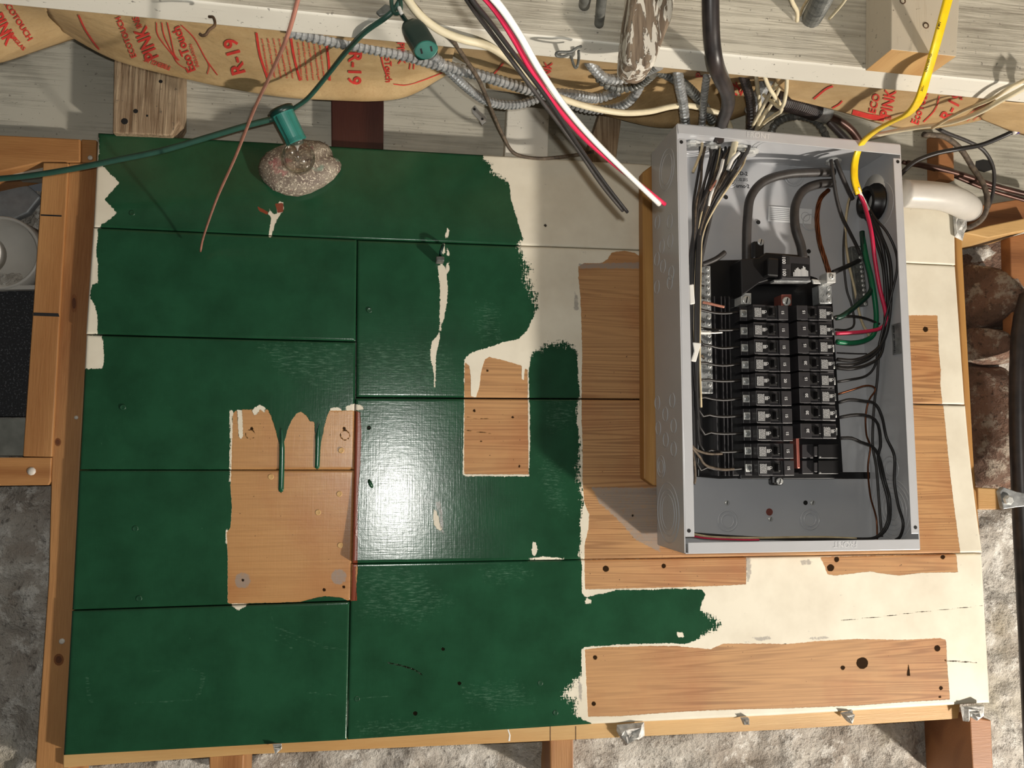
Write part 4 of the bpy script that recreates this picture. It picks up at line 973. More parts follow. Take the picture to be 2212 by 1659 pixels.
# terminal bars with screws
def bar(name, pts, h0, h1, n, label, mat='galv', two=True, rs_=.0031, dark=False):
    e = empty(name, U(pts[0][0], pts[0][1], h1)); tag(e, label, 'terminal bar', 'terminal bars with rows of screws' if False else None)
    slab('bar_body', pts, h1, h0, M[mat], e)
    (x0, y0), (x1, y1), (x2, y2), (x3, y3) = pts
    for i in range(n):
        t = (i + .6) / n
        ax, ay = x0 + (x3 - x0) * t, y0 + (y3 - y0) * t; bx_, by = x1 + (x2 - x1) * t, y1 + (y2 - y1) * t
        scrw(U(ax + (bx_ - ax) * .72, ay + (by - ay) * .72, h1), rs_, 'screw', e)
        if two: m = MB(); m.lathe(U(ax + (bx_ - ax) * .25, ay, h1), (0, -1, 0), [(.0022, -.0003), (.0022, .0004), (.0016, -.0001)], 10); m.build('wire_hole', M['galv_dark'], e)
    return e
bar('neutral_bar', [(1512, 574), (1535, 574), (1541, 850), (1515, 850)], .05, .066, 21, 'long silver neutral bar with a row of screws at the left of the breakers')
bar('neutral_bar', [(1768, 616), (1797, 616), (1798, 656), (1770, 656)], .06, .082, 3, 'short silver bar with three screws right above the right breakers')
bar('ground_bar', [(1838, 532), (1862, 530), (1876, 660), (1852, 662)], .034, .046, 13, 'dull grounding bar with screws low behind the green wires', 'galv_dark')
# ---------------------------------------------------------------- breakers
def copy_tree(o, parent=None):
    c = o.copy(); COL.objects.link(c); c.parent = parent
    for ch in list(o.children): copy_tree(ch, c)
    return c
def breaker(side, rating, seed):
    """single pole breaker; local frame x along the breaker, z up, y away; side -1 = wires on the left"""
    e = empty('circuit_breaker', (0, 0, 0)); s = -side
    L = .038
    prof = [(-L, .030), (-L + .012, .030), (-L + .014, .046), (-.025, .051), (-.0005, .051), (.001, .047), (.0185, .047), (.0195, .052), (L, .050), (L, 0), (-L, 0)]
    hw = .0122
    V = [(s * x, -y, -hw) for x, y in prof] + [(s * x, -y, hw) for x, y in prof]; n = len(prof)
    fc = [tuple(range(n)), tuple(range(2 * n - 1, n - 1, -1))] + [(i, i + n, (i + 1) % n + n, (i + 1) % n) for i in range(n)]
    bev(mesh('breaker_body', V, fc, M['black_face'], e), .0007)
    m = MB(); m.box(min(s * .002, s * .0175), max(s * .002, s * .0175), -.0075, .0085, .0468, .0474); m.build('toggle_recess', M['dark'], e)
    m = MB(); a, b = (.0045, .0115) if side < 0 else (.005, .012)
    x0, x1 = sorted((s * a, s * b)); m.add([(x0, -.047, -.006), (x1, -.047, -.006), (x1, -.047, .007), (x0, -.047, .007), (x0 + .001, -.059, -.005), (x1 - .002, -.059, -.005), (x1 - .002, -.059, .006), (x0 + .001, -.059, .006)], [(0, 1, 2, 3), (4, 7, 6, 5), (0, 4, 5, 1), (1, 5, 6, 2), (2, 6, 7, 3), (3, 7, 4, 0)])
    bev(m.build('toggle', M['black'], e), .0006)
    x0, x1 = sorted((s * -.0235, s * -.0012)); m = MB(); m.box(x0, x1, -.0098, .0085, .0508, .0515); lb = m.build('label_plate', M['black'], e)
    m = MB(); rng = random.Random(seed)
    for k in range(9):
        z = -.0088; x = x0 + .001 + k * .00135
        while z < .006:
            q = rng.uniform(.0007, .0035); m.add([(x, -.0518, z), (x + .0007, -.0518, z), (x + .0007, -.0518, min(z + q, .0065)), (x, -.0518, min(z + q, .0065))], [(0, 1, 2, 3)]); z += q + .0005
    for k in range(4):
        x = x0 + .0138 + k * .0014; m.add([(x, -.0518, -.0035 + k % 2 * .001), (x + .0008, -.0518, -.0035), (x + .0008, -.0518, .003), (x, -.0518, .0024)], [(0, 1, 2, 3)])
    m.lathe((x1 - .0022, -.0517, .0008), (0, -1, 0), [(.0020, 0), (.0014, .0001)], 12, 0, False)
    m.build('print_lines', M['print'], lb)['kind'] = 'stuff'
    m = MB(); add_text(m, rating, .0066, (s * .0265, -.0527, 0), (0, 0, -1) if side < 0 else (0, 0, 1), (1, 0, 0) if side < 0 else (-1, 0, 0)); m.build('rating_number', M['print'], e)
    m = MB(); cx = s * (-L + .0055); m.box(cx - .0055, cx + .0055, -.0062, .0062, .029, .0335); tb_ = bev(m.build('terminal', M['zinc'], e), .0005)
    m = MB(); m.lathe((cx, -.0335, 0), (0, -1, 0), [(.0042, 0), (.0042, .001), (.003, .0016)], 14); m.obox((cx, -.0353, 0), Vector((.0024, 0, .0016)), Vector((-.0003, 0, .0005)), Vector((0, .0003, 0)))
    m.build('terminal_screw', M['galv'], tb_)
    m = MB(); x0, x1 = sorted((s * -.018, s * .03)); m.box(x0, x1, -.0128, -.0112, .040, .0495); m.build('bottom_ledge', M['ledge'], e)  # pale strip paints the light caught along the breaker's bottom
    return e
LY = [674, 712, 749, 786, 822, 860, 898, 936, 974, 1011]; RY = [676, 711, 748, 785, 820, 855, 892, 931]
LR = ['15', '15', '15', '15', '20', '15', '15', '15', '15', '15']; RR_ = ['15', '15', '15', '20', '15', '20', '20', '20']
ORD = ['first', 'second', 'third', 'fourth', 'fifth', 'sixth', 'seventh', 'eighth', 'ninth', 'tenth']
pro = {}
for side, ys, rt, xc0 in ((-1, LY, LR, 1658), (1, RY, RR_, 1768)):
    for i, (y, r) in enumerate(zip(ys, rt)):
        k = (side, r)
        if k not in pro: pro[k] = breaker(side, r, i + 5 * side); o = pro[k]
        else: o = copy_tree(pro[k])
        o.location = U(xc0 + (y - 686) * .036, y, .103) + Vector((0, .0515, 0))
        col = 'left' if side < 0 else 'right'
        pos = ORD[i] + ' from the top'
        tag(o, f'black {r} amp breaker, {pos} of the {col} row', 'breaker', f'circuit breakers in the {col} row')
# ---------------------------------------------------------------- cables
def cable(pts, r, mat, label, name='wire', cat='wire', group=None, **k):
    return tag(tube(name, pts, r, M[mat], **k), label, cat, group)
def bxc(pts, r, mat, label, **k):
    return tag(bx('flexible_conduit', pts, r, M[mat], **k), label, 'conduit')
# inside the box: main feeders
cable([(1800, 372, .085), (1760, 372, .09), (1700, 376, .09), (1650, 392, .09), (1622, 425, .088), (1615, 470, .085), (1613, 520, .08), (1613, 575, .075)], 10.5, 'greywire', 'thick black feeder cable arching left into the main breaker', 'feeder_cable', 'cable', seg=14, n=50)
cable([(1800, 395, .075), (1765, 398, .08), (1735, 412, .085), (1718, 445, .088), (1718, 490, .09), (1730, 530, .09), (1735, 560, .09)], 10.5, 'greywire', 'thick black feeder cable bending down just left of the bare copper', 'feeder_cable', 'cable', seg=14, n=50)
# stranded bare copper
sc_pts = [U(*p) for p in [(1790, 410, .07), (1772, 430, .075), (1765, 470, .08), (1770, 520, .085), (1782, 560, .088), (1792, 592, .088)]]
C = crom(sc_pts, 60); e = empty('ground_cable', C[30]); tag(e, 'twisted bare copper ground cable running down to the silver lug', 'cable')
for k in range(7):
    P = []
    for i, c in enumerate(C):
        t = (C[min(i + 1, len(C) - 1)] - C[max(i - 1, 0)]).normalized(); u = Vector((1, 0, 0)); u = (u - t * u.dot(t)).normalized(); v = t.cross(u); a = i * .16 + k * math.tau / 6
        P.append(c + ((u * math.cos(a) + v * math.sin(a)) * .0026 if k < 6 else Vector()))
    v_, f_ = sweep(P, .0014, 6); mesh('copper_strand', v_, f_, M['copper_dark'], e, True)
# left bundle of black wires, each one ends at a breaker or the neutral bar
rng = random.Random(3)
tops = [(1512, 322), (1520, 318), (1530, 320), (1540, 318), (1550, 322), (1560, 326), (1568, 320), (1575, 330), (1583, 326), (1592, 322), (1600, 318), (1608, 322), (1616, 320), (1624, 318)]
LAB = ['black branch wire feeding the %s left breaker from the top' % o for o in ORD]
for i, y in enumerate(LY):
    tx, ty = tops[i + 3]; xe = 1598 + (y - 686) * .036
    xm = 1492 + rng.uniform(0, 14); hh = .10 + rng.uniform(-.01, .02)
    pts = [(tx, ty, .09), ((tx * .6 + xm * .4) + rng.uniform(-6, 6), 400 + rng.uniform(-10, 10), hh), (xm + 12, 480, hh), (xm + 4, 540, hh)]
    if y > 640: pts.append((xm, (560 + y) / 2, hh - .01))
    pts += [(xm + 6, y - 14, .09), (xm + 30, y - 2, .085), (1560, y + rng.uniform(0, 5), .08), (xe, y, .0775)]
    cable(pts, 3.2, 'blackwire', LAB[i], group='black wires of the left bundle', n=56)
for i in range(8):
    tx, ty = tops[i]; xm = 1490 + i * 3 + rng.uniform(-1, 2); yy = 592 + i * 26
    cable([(tx + rng.uniform(0, 50), ty, .085), (xm + 50 + rng.uniform(-10, 10), 380, .12), (xm + 18, 450, .12), (xm + 4, 520, .11), (xm - 1, yy - 30, .10), (xm + 6, yy - 6, .085), (1520, yy, .069)], 2.8, ['greywire', 'blackwire', 'greywire', 'brownwire'][i % 4],
          'dark wire of the left bundle ending %s from the top on the neutral bar' % ORD[i], group='dark wires to the neutral bar', n=46)
for i in range(10):
    x = 1512 + i * 11; xb = 1490 + i * 2.4; q = random.Random(i)
    cable([(x, 318, .09), (x - 3 + q.uniform(-5, 5), 350, .10), (x * .7 + xb * .3, 392, .11 + .003 * i), (x * .35 + xb * .65, 445, .12), (xb + 8, 500, .118), (xb + 2, 560, .11), (xb, 640 + i * 14, .10), (xb + 3, 700 + i * 20, .09)], q.uniform(2.2, 3.4), ['blackwire', 'brownwire', 'greywire', 'blackwire', 'creamdirty'][i % 5],
          'old insulated wire in the crowded left bundle running %s from the left' % ORD[i], group='old wires of the left bundle', n=44)
cable([(1590, 300, .10), (1580, 340, .105), (1568, 385, .105), (1562, 404, .10)], 8, 'cream', 'cream cable jacket entering the box top left and stripped short', 'cable_jacket', 'cable')
cable([(1620, 310, .09), (1615, 325, .1), (1600, 350, .11), (1582, 372, .115), (1565, 395, .115), (1545, 430, .115), (1530, 490, .11), (1518, 545, .1), (1505, 620, .09)], 4.5, 'greywire', 'dark wire curving from the second top connector into the left bundle', n=50)
cable([(1562, 345, .12), (1556, 370, .125), (1545, 400, .125), (1536, 420, .125), (1530, 445, .12)], 4, 'white', 'short white wire piece in the upper left bundle')
cable([(1596, 330, .115), (1582, 345, .12), (1575, 360, .12), (1572, 368, .12)], 4.5, 'white', 'stub of white wire beside the cream cable jacket')
cable([(1516, 300, .09), (1516, 322, .1), (1508, 345, .105), (1497, 372, .105)], 3.5, 'creamdirty', 'yellowed wire at the top left corner inside the box')
cable([(1551, 385, .125), (1540, 402, .127), (1533, 412, .125)], 2.6, 'copper', 'short piece of bare copper in the upper left bundle')
cable([(1566, 545, .09), (1545, 560, .09), (1516, 572, .085)], 6, 'greywire', 'stub of black cable pointing up right above the long neutral bar')
cable([(1517, 653, .076), (1530, 655, .078), (1550, 660, .078), (1564, 663, .078)], 3.3, 'copper', 'short bare copper jumper on the long neutral bar')
cable([(1500, 708, .09), (1512, 718, .09), (1530, 719, .09), (1534, 719, .09)], 4, 'white', 'white marked wire end at the second left breaker')
cable([(1534, 719, .09), (1545, 719, .089), (1560, 718, .087)], 2.2, 'zinc', 'stripped silver tip of the white marked wire')
for pts, lb in (([(1489, 615), (1499, 613), (1502, 656), (1491, 658)], 'folded white tape flag on the left wires, upper of the two'), ([(1497, 739), (1516, 741), (1509, 764), (1504, 782), (1493, 780), (1500, 758)], 'folded white tape flag on the left wires, lower of the two')):
    o = slab('tape_flag', pts, .118, .115, M['white']); tag(o, lb, 'tape')
for x0, y0, pts in ((0, 0, [(1492, 960, .11), (1505, 972, .10), (1530, 980, .09), (1560, 980, .085)]), (0, 0, [(1493, 965, .11), (1510, 985, .10), (1525, 1005, .09), (1560, 1014, .085), (1585, 1013, .08)]), (0, 0, [(1494, 968, .1), (1500, 1000, .1), (1502, 1030, .09), (1500, 1045, .09)])):
    cable(pts, 3.0, 'brownwire', {0: 'frayed cloth covered wire reaching the ninth left breaker', 1: 'frayed cloth wire looping to the lowest left breaker', 2: 'frayed cloth sleeve hanging inside the lower left of the box'}[[980, 1014, 1045].index(int(pts[-1][1] if pts[-1][1] != 1013 else 1014))])
# right side wires
RW = [([(1855, 415, .12), (1868, 445, .12), (1882, 500, .125), (1890, 560, .12), (1900, 620, .115), (1912, 670, .11), (1914, 695, .105), (1900, 710, .10), (1860, 717, .095), (1806, 720, .09)], 4.6, 'pink', 'red wire sweeping down to the second right breaker'),
 ([(1862, 505, .06), (1872, 560, .07), (1884, 610, .08), (1893, 680, .08), (1888, 720, .08), (1870, 735, .08), (1840, 741, .085), (1808, 738, .09)], 6, 'greenwire', 'green ground wire looping under the red wire to the right breakers'),
 ([(1862, 500, .06), (1866, 540, .065), (1880, 600, .07), (1880, 630, .08), (1850, 660, .085), (1820, 682, .09), (1806, 686, .09)], 6, 'darkgreen', 'dark green wire crossing toward the topmost right breaker'),
 ([(1900, 700, .07), (1870, 688, .08), (1840, 683, .088), (1802, 685, .092)], 3, 'blackwire', 'thin black wire with a bright sheen at the topmost right breaker'),
 ([(1868, 430, .11), (1880, 470, .11), (1905, 530, .12), (1915, 600, .11), (1918, 690, .1), (1905, 740, .1), (1880, 765, .1), (1845, 778, .095), (1808, 776, .09)], 4.2, 'blackwire', 'black wire entering the fourth right breaker from above'),
 ([(1870, 440, .10), (1895, 490, .11), (1922, 560, .12), (1925, 640, .11), (1915, 720, .1), (1890, 765, .1), (1850, 786, .095), (1808, 788, .09)], 3.6, 'blackwire', 'black wire just below the first one at the fourth right breaker'),
 ([(1862, 440, .09), (1885, 500, .1), (1908, 580, .11), (1912, 680, .1), (1905, 760, .1), (1880, 785, .1), (1840, 796, .095), (1806, 794, .09)], 3.6, 'blackwire', 'black wire with a white sheen between fourth and fifth right breakers'),
 ([(1866, 428, .1), (1890, 470, .12), (1915, 500, .13), (1934, 540, .13), (1938, 580, .12), (1925, 640, .12), (1900, 740, .1), (1890, 790, .095), (1870, 812, .09), (1835, 820, .09), (1810, 824, .09)], 2.8, 'blackwire', 'thin black wire bulging right before the fifth right breaker'),
 ([(1811, 851, .09), (1840, 842, .095), (1870, 833, .1), (1888, 836, .1), (1890, 845, .1), (1877, 865, .09), (1870, 900, .085), (1872, 940, .08), (1880, 965, .075), (1875, 1010, .07), (1880, 1070, .06), (1893, 1120, .055), (1895, 1165, .06)], 2, 'copper_dark', 'thin bare copper wire wandering down the right interior'),
 ([(1812, 869, .09), (1835, 863, .095), (1865, 866, .1), (1890, 872, .1), (1905, 900, .1), (1915, 945, .095), (1932, 985, .09), (1932, 1040, .08), (1940, 1090, .08), (1951, 1130, .08), (1945, 1158, .08), (1935, 1166, .07)], 3.3, 'blackwire', 'outermost long black wire leaving the sixth right breaker'),
 ([(1812, 902, .09), (1835, 897, .095), (1865, 896, .1), (1890, 906, .1), (1900, 930, .095), (1902, 965, .09), (1897, 985, .085), (1905, 1030, .08), (1918, 1080, .08), (1918, 1125, .08), (1900, 1155, .08), (1870, 1165, .08), (1800, 1165, .08), (1700, 1164, .08), (1600, 1160, .08), (1500, 1153, .09)], 3.3, 'blackwire', 'black wire from the seventh right breaker running along the box bottom'),
 ([(1813, 946, .09), (1840, 946, .095), (1860, 955, .095), (1885, 965, .09), (1900, 990, .085), (1912, 1040, .08), (1922, 1080, .075), (1920, 1130, .075), (1895, 1160, .075), (1840, 1164, .075), (1720, 1163, .075), (1600, 1163, .075)], 3.3, 'blackwire', 'black wire from the lowest right breaker running along the box bottom'),
 ([(1845, 410, .06), (1832, 440, .05), (1826, 500, .045), (1832, 560, .045), (1845, 620, .045), (1860, 690, .04), (1880, 730, .04)], 3, 'creamdirty', 'pale wire hanging behind the right breakers toward the grounding bar'),
 ([(1838, 420, .055), (1828, 470, .045), (1822, 540, .045), (1828, 620, .04), (1840, 660, .04), (1845, 700, .04), (1830, 712, .05), (1805, 712, .06)], 2.6, 'greywire', 'thin dark wire looping behind the second right breaker'),
 ([(1885, 460, .06), (1905, 510, .06), (1922, 570, .06), (1922, 660, .055), (1900, 760, .05), (1895, 820, .045), (1888, 880, .04), (1885, 960, .04), (1893, 1010, .04), (1900, 1100, .04), (1905, 1160, .05)], 3, 'greywire', 'grey wire lying deep along the right interior wall'),
 ([(1808, 640 + 122, .06), (1850, 764, .05), (1872, 764, .045)], 1.6, 'greywire', 'short thin grey wire behind the third right breaker'),
 ([(1795, 345, .11), (1800, 380, .11), (1808, 430, .1), (1820, 470, .09), (1835, 500, .075), (1850, 530, .06), (1858, 550, .055)], 4, 'greywire', 'dark ground wire dropping from the top connector to the grounding bar'),
 ([(1805, 345, .1), (1815, 370, .1), (1830, 405, .09), (1842, 430, .08)], 5, 'greywire', 'dark cable jacket beside the yellow cable inside the box'),
 ([(1800, 588, .085), (1830, 575, .07), (1856, 563, .055)], 5.5, 'blackwire', 'short thick black jumper from the silver lug to the grounding bar'),
 ([(1495, 1158, .12), (1530, 1163, .11), (1600, 1166, .1), (1640, 1166, .1)], 2, 'pink', 'thin red wire at the lower left corner of the box'),
 ([(1494, 1153, .11), (1540, 1160, .1), (1620, 1162, .09), (1760, 1160, .08), (1850, 1163, .08)], 2.5, 'creamdirty', 'pale wire lying along the bottom of the box')]
for p, r, mt, lb in RW:
    P3 = []
    for q in p:
        v = U(*q); lim = XR - .004 - RM(r, .1)
        if v.x > lim:
            # keep the wire inside the box wall: move it forward along the line of sight, at most to the lip
            v = UX(q[0], q[1], lim); v.y = max(v.y, -.142)
        P3.append(v)
    cable(P3, RM(r, p[len(p) // 2][2]), mt, lb, n=60, raw=True)
cable([(1853, 405, .125), (1862, 425, .12), (1878, 455, .11), (1888, 472, .1)], 3.6, 'white', 'white conductor leaving the yellow cable jacket')
# yellow cable
e = tag(empty('yellow_cable', U(1990, 200, .35)), 'flat bright yellow cable hanging from the top right into the box', 'cable')
ypts = [(2058, -40, .50), (2042, 20, .49), (2022, 95, .47), (2000, 170, .44), (1985, 215, .40), (1962, 245, .34), (1925, 264, .27), (1890, 284, .20), (1862, 310, .15), (1848, 345, .13), (1846, 385, .128), (1855, 418, .122)]
W = [U(*p) for p in ypts]; C = crom(W, 70)
v, f = sweep(C, .0043, 14, (1.55, .55), (1, 0.15, .25)); mesh('cable_jacket', v, f, M['yellow'], e, True)
m = MB()
for x, y, h, t_ in ((2032, 55, .4865, 'NM-B'), (2012, 125, .462, '12-3 WITH GROUND'), (1996, 190, .43, 'TYPE')):
    cc = U(x - 4, y, h + .0035); add_text(m, t_, .0042, cc, (-.33, 0, -.94), (.94, 0, -.33))
m.build('jacket_print', M['ink'], e)
# cables from above in front of everything
tag(tube('copper_wire', [(655, -50, .60), (642, 5, .58), (620, 80, .55), (585, 160, .47), (550, 235, .38), (508, 340, .26), (468, 430, .15), (440, 510, .05), (433, 543, .022)], 3.5, M['copper'], n=70, rads=[1.15, 1.0, 1.0, .9]), 'straight bare copper wire hanging diagonally in front of the green board', 'wire')
cable([(985, -60, .80), (1020, 0, .78), (1060, 50, .75), (1120, 130, .70), (1180, 210, .65), (1250, 315, .58), (1310, 400, .52), (1355, 458, .48)], 5, 'blackwire', 'black wire of the hanging bundle ending over the cream paint, right one', n=60)
cable([(990, -30, .78), (1030, 30, .75), (1090, 110, .70), (1160, 205, .65), (1240, 312, .58), (1300, 400, .52), (1345, 455, .48)], 5, 'greywire', 'black wire of the hanging bundle ending over the cream paint, left one', n=60)
cable([(1024, -30, .79), (1069, 20, .76), (1110, 84, .72), (1151, 156, .68), (1208, 237, .62), (1270, 306, .56), (1352, 375, .51), (1436, 441, .46)], 6.2, 'pink', 'thick red wire of the hanging bundle reaching the box corner', n=60)
cable([(1042, -30, .80), (1085, 20, .77), (1125, 80, .73), (1165, 150, .69), (1220, 230, .63), (1280, 300, .57), (1350, 370, .52), (1424, 441, .47)], 7.4, 'white', 'thick white wire of the hanging bundle reaching the box corner', n=60)
# old cloth wire and cream cable
cable([(890, 5, .42), (930, 50, .41), (975, 85, .38), (1000, 120, .33), (1030, 165, .28), (1042, 190, .24), (1055, 220, .18), (1065, 245, .12), (1085, 290, .06), (1110, 330, .03), (1160, 342, .02), (1220, 338, .02), (1282, 328, .02)], 4.5, 'brownwire', 'old twisted cloth covered wire drooping along the top of the cream paint', n=90)
cable([(868, -20, .43), (905, 30, .42), (950, 65, .41), (1000, 85, .40), (1050, 98, .385), (1095, 125, .36), (1140, 165, .3), (1190, 202, .26), (1260, 228, .22), (1340, 243, .2), (1400, 241, .18), (1450, 230, .16), (1490, 228, .15), (1530, 238, .13), (1562, 250, .12), (1577, 275, .10), (1578, 300, .09)], 7.5, 'cream', 'cream cable sagging across the conduits into the box top', 'cable', 'cable', n=120, seg=12)
cable([(2250, 165, .42), (2212, 190, .41), (2165, 215, .38), (2110, 245, .32), (2050, 265, .25), (1990, 274, .2), (1920, 286, .15), (1865, 300, .12)], 6, 'cream', 'cream cable from the right edge toward the box, lower of the pair', 'cable', 'cable', n=60, seg=10)
cable([(2230, 165, .42), (2180, 190, .41), (2140, 215, .38), (2090, 235, .33), (2050, 255, .28), (2015, 276, .22)], 4.6, 'creamdirty', 'cream cable from the right edge, upper of the pair with a cut end', 'cable', 'cable', n=60, seg=10)
for i, (p, lb) in enumerate((([(1632, 150, .34), (1636, 190, .24), (1641, 230, .16), (1636, 280, .12)], 'cream cable dropping beside the black corrugated conduit'), ([(1648, 155, .35), (1662, 190, .3), (1688, 234, .25), (1672, 250, .2), (1655, 262, .15), (1630, 285, .1)], 'cream cable bent into a hook above the box'),
      ([(1700, 160, .35), (1698, 200, .3), (1688, 232, .27), (1665, 218, .24), (1650, 205, .2)], 'cream cable hanging down and folding back above the box'), ([(1678, 180, .3), (1660, 210, .24), (1640, 245, .18), (1615, 290, .1)], 'cream cable slanting down to the box behind the hooked one'), ([(1690, 175, .28), (1672, 215, .22), (1650, 250, .17), (1625, 292, .1)], 'second slanting cream cable just right of its neighbour'))):
    cable(p, 4.6, 'cream', lb, 'cable', 'cable', n=36)
cable([(1700, -30, .5), (1712, 5, .46), (1722, 25, .43), (1722, 45, .405)], 5, 'cream', 'cream cable entering the joist hole left of the grey conduit', 'cable', 'cable')
cable([(1775, -60, .52), (1750, -10, .47), (1735, 15, .43), (1728, 35, .40)], 3.5, 'creamdirty', 'cream cable crossing left of the grey conduit at the top', 'cable', 'cable')
cable([(1850, -40, .52), (1822, 5, .47), (1792, 40, .405)], 4, 'cream', 'cream cable entering the joist right of the grey conduit', 'cable', 'cable')
bxc([(1800, -60, .56), (1772, 5, .47), (1750, 45, .39)], 26, 'galv_dark', 'wide grey flexible conduit going through a hole in the joist', pitch=.004, amp=.06, seg=18)
mbx = empty('joist_bolt', U(1295, 30, .42)); tag(mbx, 'rounded grey pipe ends poking through the joist left of the flaking block', 'pipe')
for p, r, nm in (([(1305, -60, .5), (1300, 0, .45), (1294, 52, .402)], 12, 'pipe_end'), ([(1268, -60, .47), (1265, -10, .44), (1262, 12, .402)], 14, 'pipe_end')):
    tube(nm, p, r, M['galv_dark'], mbx, n=20, seg=14)
# black service cable
cable([(1535, -60, .50), (1535, 20, .48), (1538, 90, .46), (1546, 140, .44), (1560, 175, .38), (1571, 200, .3), (1572, 230, .22), (1560, 265, .15), (1552, 300, .1)], 18.5, 'loom', 'very thick black cable coming down over the joist into the box', 'service_cable', 'cable', n=70, seg=18)
# flexible metal conduits
bxc([(620, 66, .34), (700, 84, .32), (780, 100, .3), (870, 118, .28), (940, 138, .26), (1010, 155, .24), (1090, 178, .22), (1160, 198, .2), (1240, 205, .18), (1290, 212, .15), (1340, 195, .17)], 13, 'galv', 'long silver flexible conduit across the insulation, uppermost', pitch=.0075)
bxc([(905, 100, .3), (940, 125, .27), (975, 158, .24), (1010, 190, .2), (1045, 215, .17), (1085, 226, .15), (1130, 224, .14), (1180, 205, .15)], 10.5, 'galv', 'silver flexible conduit drooping below the uppermost one at left', pitch=.0068)
bxc([(1185, 200, .12), (1225, 220, .12), (1265, 234, .12), (1310, 236, .12), (1350, 225, .14), (1375, 200, .17), (1390, 165, .2), (1400, 150, .24)], 11, 'galv', 'silver flexible conduit looping under the cream cable', pitch=.0068)
bxc([(1270, 130, .3), (1285, 150, .28), (1305, 168, .26), (1335, 172, .25), (1370, 165, .26), (1400, 152, .3), (1425, 140, .34)], 12, 'galv', 'silver flexible conduit curling up around the flaking block', pitch=.0076)
bxc([(1290, 165, .2), (1320, 188, .2), (1350, 190, .2), (1385, 180, .22), (1410, 160, .26)], 11, 'galv_dark', 'dull grey flexible conduit just below the curled one', pitch=.0076)
bxc([(1400, 146, .24), (1440, 160, .22), (1480, 185, .19), (1510, 215, .15), (1530, 245, .11), (1540, 262, .09)], 12, 'galv_dark', 'dull flexible conduit slanting right behind the cream cable', pitch=.0076)
bxc([(1462, 140, .27), (1468, 185, .22), (1475, 220, .17), (1480, 262, .12), (1482, 284, .1)], 12, 'galv', 'silver flexible conduit dropping to the box top left corner', pitch=.0088, amp=.28)
bxc([(1530, 145, .27), (1524, 185, .22), (1520, 220, .17), (1518, 250, .13), (1515, 283, .1)], 9, 'galv', 'narrow silver conduit dropping just left of the black cable', pitch=.0088, amp=.28)
bxc([(1600, 148, .27), (1614, 190, .22), (1622, 225, .175), (1622, 270, .13), (1618, 298, .11)], 11, 'loom', 'glossy dark corrugated conduit entering the box right of the black cable', pitch=.008)
bxc([(1668, 158, .26), (1650, 185, .2), (1636, 215, .15), (1620, 240, .12)], 15, 'galv', 'wide silver conduit hidden behind the cream cables', pitch=.004, amp=.08)
bxc([(1665, 290, .06), (1675, 268, .07), (1700, 254, .07), (1735, 252, .07), (1762, 262, .065), (1780, 285, .06), (1786, 302, .05)], 9, 'galv_dark', 'dark corrugated conduit arching over the box top', pitch=.0088, amp=.28)
bxc([(1670, 215, .14), (1700, 220, .13), (1730, 228, .12), (1762, 240, .1)], 23, 'loom', 'large dark grey corrugated hose above the box', pitch=.0045, amp=.06, seg=18)
tag(tube('hose_fitting', [(1758, 238, .1), (1772, 243, .095), (1786, 248, .09)], 21, M['galv'], n=10, seg=18), 'silver fitting on the end of the large grey hose', 'fitting')
cable([(1785, 248, .07), (1815, 262, .06), (1840, 282, .05), (1860, 310, .04)], 9, 'copper_pipe', 'brown copper pipe leaving the silver hose fitting', 'copper_pipe', 'pipe')
cable([(1790, 262, .03), (1812, 285, .03), (1836, 310, .03)], 9, 'loom', 'dark pipe below the brown one above the box', 'dark_pipe', 'pipe')
cable([(1960, 352, .0), (2010, 360, .0), (2080, 378, -.005), (2150, 402, -.01), (2240, 425, -.01)], 7, 'copper_pipe', 'dark brown pipe running right behind the white elbow', 'copper_pipe', 'pipe', n=40)
cable([(1950, 350, -.01), (2040, 372, -.012), (2130, 408, -.015), (2240, 440, -.015)], 5, 'copper_pipe', 'thinner reddish pipe under the dark brown pipe', 'copper_pipe', 'pipe', n=40)
cable([(1942, 380, .07), (1975, 350, .08), (2020, 332, .09), (2070, 322, .1), (2120, 313, .12), (2165, 295, .14), (2190, 283, .15)], 5.6, 'blackwire', 'thick black cable curving from the box to the violet taped joint', 'cable', 'cable', n=60, seg=12)
vt = tube('taped_joint', [(2186, 286, .15), (2206, 277, .155), (2240, 262, .16)], 8, M['pvc'], n=12, seg=14); tag(vt, 'grey cable end beyond the violet tape at the right edge', 'cable')
tag(tube('cable_tape', [(2194, 283, .152), (2203, 279, .154)], 9, M['violet'], n=4, seg=14), 'band of violet tape on the cable at the right edge', 'tape')
cable([(1965, 248, .1), (2000, 262, .09), (2040, 285, .07), (2090, 305, .05), (2125, 325, .04), (2145, 360, .03), (2147, 400, .02), (2138, 440, .012), (2118, 478, .0), (2085, 495, -.02)], 4.4, 'greywire', 'grey cable arching down at the right behind the black one', 'cable', 'cable', n=50)
cable([(1995, 290, .06), (2040, 296, .05), (2075, 322, .04), (2100, 360, .03), (2125, 400, .03), (2133, 440, .025), (2120, 475, .01), (2082, 498, -.01)], 6.5, 'brownwire', 'fat dusty brown cable curling around the white elbow', 'cable', 'cable', n=60, seg=12)
